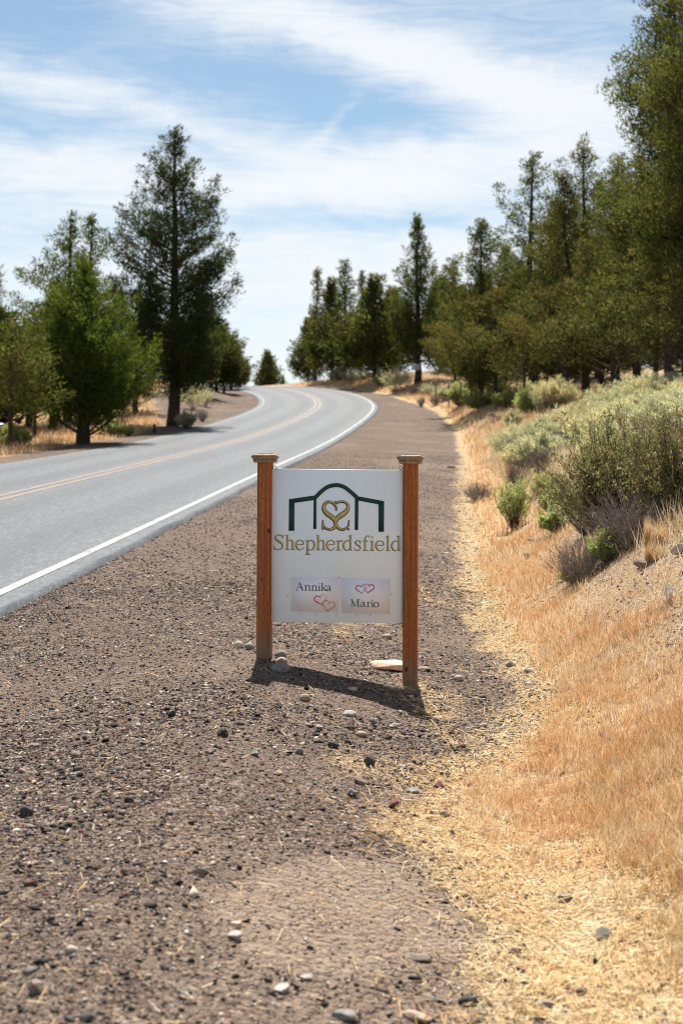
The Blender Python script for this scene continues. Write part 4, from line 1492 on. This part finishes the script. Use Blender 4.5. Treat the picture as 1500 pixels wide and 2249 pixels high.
# far group on the outside of the bend
tree(693, 116, 592, 24, J, 'skinny juniper with a ragged tip in the far group', 'ragged', 18, [.9, .9, .8, .7, .6, .55, .5, .45, .35, .2], RG, base=.1, gap=.4, nb=30, pad=.4, leaves=70, leafL=.24, leafW=.10)
tree(676, 120, 705, 27, J, 'low juniper nearest the crest on the bank side', 'farb', 19, BUSH, RG, base=.06, nb=64, pad=.42, leaves=90, leafL=.24, leafW=.08, per=.8, long=1.6, rag=.45)
tree(728, 110, 622, 34, JO, 'olive juniper in the middle of the far group', 'farb', 3, group=RG)
tree(757, 106, 578, 50, J, 'tallest juniper of the far group', 'fars', 20, CON, RG, base=.07, gap=.15, nb=56, pad=.40, leaves=90, leafL=.22, leafW=.075, per=.85, long=1.6, rag=.45)
tree(792, 108, 600, 36, J, 'narrow juniper beside the tallest of the far group', 'fars', 4, group=RG)
tree(822, 100, 615, 50, J, 'dense pointed juniper at the near end of the far group', 'farb', 6, group=RG)
tree(862, 112, 640, 46, JO, 'shorter olive juniper between far group and notice tree', 'farb', 9, group=RG)
tree(917, 94, 478, 62, J, 'tall pointed juniper carrying the white notice on its trunk', 'notice', 21, SLIM, RG, base=.13, trunk_r=.22, gap=.1, nb=100, pad=.38, leaves=100, leafL=.20, leafW=.065, long=1.6, per=.85)
tree(968, 104, 620, 52, J, 'green juniper right behind the notice tree', 'farb', 11, group=RG)
tree(1000, 88, 580, 40, JO, 'thin olive juniper between notice tree and the wood', 'fars', 8, group=RG)
# the wood on the bank
tree(1058, 66, 486, 81, J, 'pointed juniper at the near corner of the wood', 'wooda', 22, [.7, .88, .97, 1.0, 1.0, .94, .84, .68, .44, .10], RG, base=.07, gap=.08, nb=78, pad=.38, leaves=170, leafL=.14, leafW=.05, inner=.3, per=.72, flat=.55, long=.9)
tree(1168, 62, 342, 94, J, 'tall juniper with a see-through crown above the wood', 'woodb', 23, [.5, .75, .92, 1, 1, .97, .9, .76, .52, .14], RG, base=.12, trunk_r=.2, gap=.25, nb=56, pad=.36, leaves=150, leafL=.14, leafW=.05, per=.8, flat=.6)
tree(1228, 58, 440, 73, JO, 'juniper filling the gap beside the see-through one', 'wooda', 5, group=RG)
tree(1285, 54, 312, 101, JO, 'broad olive juniper with several thin tips', 'woodc', 24, [.8, .95, 1.0, 1.0, .98, .93, .84, .70, .48, .14], RG, base=.1, gap=.15, tops=2, nb=100, pad=.36, leaves=170, leafL=.13, leafW=.046, inner=.32, per=.72, flat=.55, long=.9)
tree(1352, 50, 345, 86, JO, 'olive juniper under the giant dark one', 'woodc', 4, group=RG)
tree(1472, 38, -70, 128, J, 'giant juniper towering at the picture edge with bare trunk stretch', 'giant', 25, [.75, .85, .95, 1.0, 1.0, .97, .92, .82, .62, .3], RG, base=.2, trunk_r=.17, gap=.2, nb=150, pad=.34, leaves=190, leafL=.105, leafW=.038, inner=.22, per=.85, flat=.6)
tree(1535, 31, -60, 130, J, 'near juniper leaning in from the picture edge', 'giant', 9, group=RG)
tree(1440, 33, 500, 143, JO, 'brown-tinged juniper low in front of the giant', 'woodd', 26, BUSH, RG, base=.2, dead_low=.1, nb=56, pad=.28, leaves=210, leafL=.085, leafW=.032, inner=.5, per=.62, flat=.5, long=.8)
tree(1500, 29, 560, 110, JO, 'brown-tinged juniper at the picture edge above the sage', 'woodd', 6, group=RG)
tree(1345, 40, 560, 117, JO, 'olive juniper with thick dark trunk behind the sage bank', 'woodd', 3, group=RG)
tree(1150, 55, 665, 101, JO, 'small front juniper with slim dark trunk beside the green brush', 'woodf', 27, OVAL, RG, base=.26, dead_low=.08, nb=48, pad=.32, leaves=190, leafL=.11, leafW=.042, inner=.5, per=.62, flat=.5, long=.8)
tree(1090, 62, 640, 109, JO, 'spreading low juniper at the foot of the wood', 'woodf', 5, group=RG, )
tree(1035, 72, 690, 78, JO, 'low olive juniper beside the wire fence', 'woodf', 2, group=RG)
tree(1245, 50, 620, 104, JO, 'low juniper with drooping brown limbs mid wood', 'woodf', 8, group=RG)
for q, (px, d, tp, hw, ky) in enumerate([(1640, 44, 100, 110, 'woodc'), (1720, 36, 250, 110, 'woodd'), (1800, 50, 120, 110, 'wooda')]):
    tree(px, d, tp, hw, (J, JO)[q % 2], 'juniper at the outer end of the wood on the bank', ky, q + 2, group='junipers at the outer end of the wood')
for q, (px, d, tp, hw, lb) in enumerate([(442, 84, 650, 42, 'dense juniper filling in beside the tallest tree'), (476, 92, 700, 40, 'dense juniper behind the olive one inside the bend'), (508, 99, 742, 30, 'small dense juniper at the end of the stand by the bend')]):
    tree(px, d, tp, hw, (J, JD, JO)[q], lb, 'farb', q + 4, group=LG)
# second rows, mostly hidden
for q, (px, d, tp, hw, ky) in enumerate([(1110, 80, 540, 60, 'wooda'), (1205, 76, 470, 62, 'woodc'), (1262, 72, 430, 66, 'wooda'), (1320, 68, 400, 70, 'woodc'), (1400, 60, 330, 72, 'woodc'), (1010, 100, 640, 46, 'farb'),
                                         (1062, 92, 610, 54, 'farb'), (1140, 92, 590, 60, 'farb'), (1230, 90, 560, 66, 'farb'), (1310, 86, 540, 70, 'farb'), (1400, 80, 500, 74, 'wooda'), (1480, 62, 300, 80, 'woodc'),
                                         (1470, 74, 420, 80, 'wooda'), (1180, 70, 600, 70, 'woodf'), (1290, 64, 590, 76, 'woodf'), (1390, 52, 560, 84, 'woodf')]):
    tree(px, d, tp, hw, JO if q % 3 else J, ['shaded olive juniper', 'dark juniper', 'half-hidden juniper'][q % 3] + ' deep in the wood ' + ('behind the giant juniper' if px > 1380 else 'behind the broad olive juniper' if px > 1240 else 'behind the see-through juniper' if px > 1130 else 'behind the near corner of the wood'), ky, q + 3, group='junipers deep in the wood')
for q, (px, d, tp, hw) in enumerate([(60, 60, 700, 80), (130, 64, 660, 76), (10, 56, 690, 80), (235, 66, 690, 70), (300, 70, 720, 70), (130, 90, 660, 52), (330, 95, 660, 52), (225, 96, 690, 50), (385, 104, 700, 46), (10, 72, 700, 60)]):
    tree(px, d, tp, hw, JO if q % 2 else J, ['shaded green juniper', 'olive juniper', 'slender dark juniper'][q % 3] + ' in the second row ' + ('behind the tallest tree' if px > 280 else 'behind the bushy juniper' if px > 100 else 'behind the edge tree'), ('thin', 'open', 'farb')[q % 3], q + 2, group='junipers in the second row across the road')

# ------------------------------------------------------------------ shrubs
def shrub_meshes(seed, Rm, H, stems, leaves, leafL, leafW, spread=.9, ragged=(.7, 1.05), fill=.45, twig=.5, rad=.05, thick=.008, branchy=3):
    """many thin stems from one crown, small leaves towards the tips"""
    r = np.random.default_rng(seed)
    w = Geo()
    C, D = [], []
    for q in range(stems):
        a = r.random() * 6.283
        s = r.random() ** .6 * spread
        d = unit(np.array([math.cos(a) * s * Rm, math.sin(a) * s * Rm, H * (1.05 - .55 * s * s) * r.uniform(*ragged)]))
        ln = np.linalg.norm([s * Rm, H * (1.0 - .45 * s * s)]) * r.uniform(ragged[0] + .02, ragged[1] + .05)
        b0 = np.array([math.cos(a), math.sin(a), 0]) * Rm * .12 * r.random()
        t = np.linspace(0, 1, 5)[:, None]
        Bz = b0 + d * ln * t + np.array([0, 0, .12 * ln]) * t ** 2 + np.cumsum(r.normal(size=(5, 3)) * .035 * ln, 0) * t
        w.tube(Bz, thick * (1.05 - .8 * t[:, 0]), 3)
        ends = [Bz]
        for _ in range(branchy):
            t0 = r.uniform(.35, .9)
            st = np.array([np.interp(t0, t[:, 0], Bz[:, i]) for i in range(3)])
            d2 = unit(d + r.normal(size=3) * .45 + np.array([0, 0, .3]))
            l2_ = ln * r.uniform(.2, .42)
            Q = st + d2 * l2_ * np.linspace(0, 1, 3)[:, None] + r.normal(size=(3, 3)) * .02 * ln * np.array([[0], [1], [1]])
            w.tube(Q, thick * .5 * np.array([1, .7, .35]), 3)
            ends.append(Q)
        for Q in ends:
            m = max(1, int(leaves * (.6 if Q is not Bz else 1)))
            tt = fill + (1 - fill) * r.random(m)
            ts = np.linspace(0, 1, len(Q))
            C.append(np.stack([np.interp(tt, ts, Q[:, i]) for i in range(3)], -1))
            D.append(np.tile(unit(Q[-1] - Q[0] + np.array([0, 0, .3 * ln]))[None], (m, 1)))
    if leaves:
        v, f = sprays(np.concatenate(C), np.concatenate(D), 5, rad, leafL, leafW * 1.3, r)
        return w, v, f
    return w, None, None


SH = {}


def shrub(px, py, wpx, hpx, kind, label, group=None, d=None, rz=None, name=None, cat='shrub'):
    """base at the photo point; width and height in photo px there"""
    if d:
        x = (px - 750) / FPX * d
        y, z = d, gz((px - 750) / FPX * d, d)
    else:
        x, y, z = at(px, py)
    k = y / FPX
    Rw, H = wpx * k / 2, hpx * k
    key, lm, sm, kw = KIND[kind]
    if kind in SH:
        src, R0, H0 = SH[kind]
        o = copy_tree(src, (x, y, z - .02), rz if rz is not None else random.random() * 6.28, (Rw / R0, Rw / R0, H / H0))
    else:
        o = empty(name or key, (x, y, z - .02))
        w, v, f = shrub_meshes(len(SH) * 5 + 40, Rw, H, **kw)
        w.build('stems', sm, o)
        if v is not None:
            mk('foliage', v, f, lm, o)
        SH[kind] = (o, Rw, H)
    return tag(o, label, cat, group)


KIND = {
    'bitter': ('bitterbrush_shrub', M['bitterbrush'], M['twig_brown'], dict(stems=120, leaves=9, leafL=.026, leafW=.009, fill=.45, rad=.026, thick=.0058, branchy=6, spread=1.0, ragged=(.4, 1.12))),
    'spring': ('green_shrub', M['sage_green'], M['twig_brown'], dict(stems=60, leaves=11, leafL=.024, leafW=.007, fill=.5, rad=.02, thick=.0055, spread=.8)),
    'low': ('rabbitbrush', M['sage_green'], M['twig_brown'], dict(stems=60, leaves=18, leafL=.022, leafW=.010, fill=.55, rad=.02, thick=.004)),
    'grey': ('twiggy_shrub', M['sage'], M['twig_grey'], dict(stems=120, leaves=0, leafL=.02, leafW=.008, fill=.5, rad=.02, thick=.0040, branchy=7)),
    'sage': ('sagebrush', M['sage'], M['twig_grey'], dict(stems=80, leaves=14, leafL=.055, leafW=.009, fill=.45, rad=.035, thick=.006, spread=1.0)),
    'sage2': ('sagebrush', M['sage'], M['twig_grey'], dict(stems=60, leaves=12, leafL=.065, leafW=.010, fill=.55, rad=.04, thick=.006, spread=.95)),
    'green': ('green_brush', M['sage_green'], M['twig_brown'], dict(stems=80, leaves=14, leafL=.07, leafW=.03, fill=.25, rad=.06, thick=.007)),
    'dead': ('dead_twigs', M['sage'], M['twig_pale'], dict(stems=12, leaves=0, leafL=.02, leafW=.008, thick=.0045, branchy=3)),
    'mound': ('rabbitbrush', M['sage_green'], M['twig_grey'], dict(stems=110, leaves=16, leafL=.09, leafW=.03, fill=.3, rad=.06, thick=.007, spread=1.0)),
}
BG = 'brush on the bank beside the shoulder'
shrub(1345, 1180, 250, 215, 'bitter', 'largest olive-brown bitterbrush overhanging the bank', BG)
shrub(1480, 1140, 200, 190, 'bitter', 'tall olive bitterbrush higher on the bank at the picture edge', BG)
shrub(1290, 1172, 190, 120, 'grey', 'leafless grey-brown thicket at the foot of the large bitterbrush', BG)
shrub(1385, 1205, 220, 110, 'grey', 'dark twiggy undergrowth below the large bitterbrush', BG)
shrub(1128, 1166, 92, 96, 'spring', 'upright green-tipped shrub standing on the orange grass', BG)
shrub(1222, 1172, 84, 52, 'low', 'low vivid green shrub below the large bitterbrush', BG)
shrub(1225, 1130, 70, 46, 'low', 'small green shrub tucked against the grey thicket', BG)
shrub(1270, 1282, 160, 84, 'grey', 'grey twiggy low shrub nearest the sign on the bank', BG)
shrub(1335, 1235, 90, 60, 'low', 'yellow-green tuft growing out of the low grey shrub', BG)
shrub(1262, 1278, 60, 26, 'low', 'tiny green sprig at the base of the low grey shrub', BG)
shrub(1275, 1232, 46, 44, 'dead', 'bleached white dead branch leaning on the low shrub', BG, name='dead_branch', cat='branch')
shrub(1470, 1320, 80, 40, 'dead', 'thin bare twig lying on the orange bank at the picture edge', BG, cat='branch')
shrub(1185, 1045, 80, 70, 'grey', 'sparse dark-stemmed shrub above the upright green one', BG)
shrub(1130, 1072, 60, 62, 'grey', 'bare purplish twig shrub at the grass edge', BG)
shrub(1050, 1100, 90, 40, 'grey', 'flat grey brush at the shoulder edge beyond the sign', BG)
shrub(1195, 1105, 70, 60, 'spring', 'thin green-leaved shrub behind the upright green one', BG)
shrub(1160, 1030, 110, 50, 'sage', 'low pale sagebrush with a bare stem behind the twig shrub', BG)
shrub(1125, 940, 40, 32, 'sage', 'small round sagebrush on the far orange grass', BG)
shrub(1170, 912, 90, 52, 'green', 'rounded dark-bottomed green bush at the near end of the green brush', BG)
shrub(1215, 905, 100, 60, 'sage', 'pale sage joined to the rounded green bush', BG)
shrub(1010, 895, 60, 40, 'green', 'olive bush beside the wire fence', BG)
shrub(1060, 900, 90, 30, 'green', 'low spreading bright green brush along the fence line', BG)
shrub(1120, 898, 80, 34, 'green', 'low green brush between the fence and rounded bush', BG)
shrub(866, 862, 60, 46, 'sage2', 'grey-green sagebrush on the bank before the notice tree', BG)
shrub(893, 850, 36, 30, 'sage2', 'smaller sagebrush at the foot of the notice tree', BG)
shrub(770, 842, 44, 30, 'sage2', 'sagebrush on the far orange bank above the bend', BG)
shrub(925, 893, 26, 22, 'grey', 'dark dead clump on the gravel edge below the notice tree', BG)
shrub(955, 890, 36, 24, 'grey', 'brown dry clump near the fence on the orange grass', BG)
shrub(700, 828, 40, 18, 'sage2', 'low sagebrush on the bank near the crest', BG)
shrub(760, 818, 26, 34, 'spring', 'young green sapling-like shrub on the far bank', BG)
shrub(1245, 870, 70, 40, 'dead', 'bleached twigs among the sage on the bank crest', BG, cat='branch')
for q, (px, py, w, h, kd, lb) in enumerate([(745, 836, 34, 22, 'sage', 'grey-green sagebrush under the far group of junipers'), (800, 838, 46, 24, 'sage2', 'wide low sagebrush under the tallest of the far group'), (838, 850, 36, 26, 'green', 'olive bush on the far bank near the notice tree'),
                                            (940, 868, 44, 24, 'sage2', 'low sagebrush just past the notice tree'), (978, 880, 40, 24, 'sage', 'sagebrush among the fence stakes'), (905, 866, 30, 14, 'grey', 'flat twiggy clump at the foot of the notice tree'), (680, 836, 34, 14, 'sage2', 'small sagebrush on the bank where the road crests'),
                                            (1035, 872, 60, 34, 'sage', 'sagebrush behind the fence before the wood'), (1090, 880, 60, 34, 'green', 'olive bush behind the low green brush by the wood')]):
    shrub(px, py, w, h, kd, lb, 'brush on the far bank')
# across the road
shrub(28, 982, 66, 36, 'mound', 'round grey-green rabbitbrush beside the utility box', 'brush across the road')
shrub(425, 900, 60, 42, 'sage2', 'pale sagebrush just past the tallest tree across the road', 'brush across the road')
shrub(452, 892, 40, 34, 'sage2', 'larger sagebrush on the inside bank of the bend', 'brush across the road')
shrub(410, 940, 44, 30, 'sage', 'grey sagebrush at the foot of the tallest tree', 'brush across the road')
shrub(445, 926, 34, 26, 'grey', 'dry brown clump next to the inside gravel bank', 'brush across the road')
shrub(250, 958, 60, 26, 'green', 'dark low brush between the bushy and tallest trees', 'brush across the road')
shrub(283, 958, 30, 20, 'green', 'little green tuft near the short stake', 'brush across the road')
# sage covering the bank
rs = np.random.default_rng(77)
spots = []
tries = 0
while len(spots) < 84 and tries < 6000:
    tries += 1
    y = 8.5 + 26 * rs.random() ** .8
    u = 5.3 + 5.5 * rs.random()
    x = float(XR(y)) + u
    if not (.10 * y < x < .30 * y + .8):
        continue
    px, zz = 750 + FPX * x / y, gz(x, y)
    py = 1000 - FPX * (zz - CAMZ) / y
    if py > 1075 - max(0, (px - 1300)) * .55 and y < 13:
        continue
    if u < 5.9 + .02 * y and rs.random() < .6:
        continue
    if any((x - a) ** 2 + (y - b) ** 2 < .42 for a, b in spots):
        continue
    spots.append((x, y))
for q, (x, y) in enumerate(spots):
    kd = ('sage', 'sage2', 'sage', 'sage2', 'sage', 'grey')[q % 6]
    sz = (.75 + .6 * rs.random())
    src, R0, H0 = SH[kd]
    H = .30 + .26 * rs.random()
    o = copy_tree(src, (x, y, gz(x, y) - .03), rs.random() * 6.28, (sz * .5 / R0, sz * .5 / R0, H / H0))
    o.name = 'twiggy_shrub' if kd == 'grey' else 'sagebrush'
    u = x - float(XR(y))
    wd_ = 'broad ' if sz > 1.12 else 'narrow ' if sz < .92 else ''
    where = ('low on the bank' if u < 6.6 else 'half way up the bank' if u < 8.6 else 'on the bank crest')
    near_ = ('near the bitterbrush' if y < 14 else 'under the wood' if y > 28.5 else 'before the wood' if y > 23 else 'amid the slope')
    look = 'dry twiggy shrub' if kd == 'grey' else ('tall feathery sagebrush' if H > .5 else 'mid-height grey-green sagebrush' if H > .42 else 'low spreading sagebrush')
    tag(o, wd_ + look + ' ' + where + ' ' + near_, 'shrub', 'sagebrush cover on the bank')

# golden bunchgrass tussocks
def tussock(px, py, wpx, hpx, lean, label, seed):
    x, y, z = at(px, py)
    k = y / FPX
    r = np.random.default_rng(seed)
    n = 900
    a = r.random(n) * 6.283
    rr = r.random(n) ** .5 * wpx * k * .16
    L = hpx * k * (.65 + .5 * r.random(n)) * 1.15
    dirx = np.cos(a) * .35 + lean
    diry = np.sin(a) * .35 - .12
    az = np.arctan2(diry, dirx)
    ln = np.clip(np.hypot(dirx, diry) * r.uniform(.5, 1.2, n), .03, .97)
    V, F = blades(np.cos(a) * rr, np.sin(a) * rr, np.full(n, -.02), L, .0035 * (.7 + .6 * r.random(n)), ln, az, r.normal(size=n) * .6)
    o = mk('bunchgrass', V, F, M['gold_grass'])
    o.location = (x, y, z)
    tag(o, label, 'grass tuft', 'golden bunchgrass tufts')


tussock(1428, 1205, 70, 62, .25, 'upper golden bunchgrass tuft below the bitterbrush', 1)
tussock(1425, 1238, 90, 52, .55, 'lower golden bunchgrass tuft leaning over the bank', 2)

# clods on the eroded bank
for q, (px, py, w, h, lb) in enumerate([(1180, 1188, 52, 12, 'dark earth clod under a small ledge in orange grass'), (1165, 1222, 34, 12, 'black earth clod below the small ledge'), (1415, 1245, 60, 26, 'crumbling brown earth lump under the golden tufts'),
                                        (1468, 1140, 60, 30, 'brown earth ledge beside the bitterbrush'), (1500, 1215, 60, 26, 'earth lump at the picture edge of the bank'), (1240, 1980, 36, 24, 'dark brown dried clod in foreground straw'), (993, 1838, 14, 22, 'small grey curled clod by the tall grass')]):
    o = rock(px, py, w, h, .8, M['st_brown'] if q != 1 else M['st_dark'], lb, 90 + q, True, .2)
    o.name = 'earth_clod'
    tag(o, cat='clod', group='earth clods on the bank and verge')

# ------------------------------------------------------------------ small built things
# notice on the trunk
x, d = (915 - 750) / FPX * 94, 94
zt = CAMZ + (1000 - 807) / FPX * d
g = Geo()
g.box((0, 0, 0), (.48, .02, .40))
o = g.build('notice_board', M['notice_white'])
o.location = (x - .03, d - .36, zt)
tag(o, 'small white notice nailed to the pointed juniper trunk', 'notice')
g = Geo()
g.box((0, -.0125, .06), (.30, .005, .03))
g.box((0, -.0125, -.02), (.34, .005, .02))
o2 = g.build('print', M['utility_paint'], o)

# wire fence by the wood
fence = empty('wire_fence', (5.5, 70, 0))
tag(fence, 'rusty stake fence with thin wires in front of the wood', 'fence')
fp = []
for px, d in [(957, 80), (985, 76), (1012, 72.5), (1045, 69), (1085, 66), (1135, 63)]:
    x = (px - 750) / FPX * d
    z = gz(x, d)
    g = Geo()
    g.box((0, 0, .6), (.075, .075, 1.5))
    g.box((.0, -.045, .5), (.03, .03, 1.3))
    o = g.build('stake', M['wire'], fence)
    o.location = (x - 5.5, d - 70, z)
    fp.append((x - 5.5, d - 70, z))
for h in (.45, .8, 1.15):
    g = Geo()
    g.tube([(a, b, c + h) for a, b, c in fp], .008, 4)
    g.build('wire', M['wire'], fence)

# utility box across the road
x, y, z = at(-2, 976)
box = empty('utility_box', (x, y, z))
tag(box, 'grey-green metal utility box with an orange sticker across the road', 'utility box')
g = Geo()
b = .03
g.frustum(-.1, .36, .62, .34)
g.build('cabinet', M['utility_paint'], box)
g = Geo()
g.frustum(.622, .40, .66, .40)
g.frustum(.66, .40, .70, .30)
g.build('lid', M['zinc'], box)
g = Geo()
g.box((.10, -.182, .46), (.055, .006, .13))
g.build('warning_sticker', M['sticker'], box)
# short stake at the far verge
x, y, z = at(340, 951)
g = Geo()
g.box((0, 0, .12), (.09, .09, .40))
g.frustum(.32, .09, .36, .05)
o = g.build('stake', M['bark'])
o.location = (x, y, z)
tag(o, 'short dark wooden stake in the orange grass across the road', 'stake')
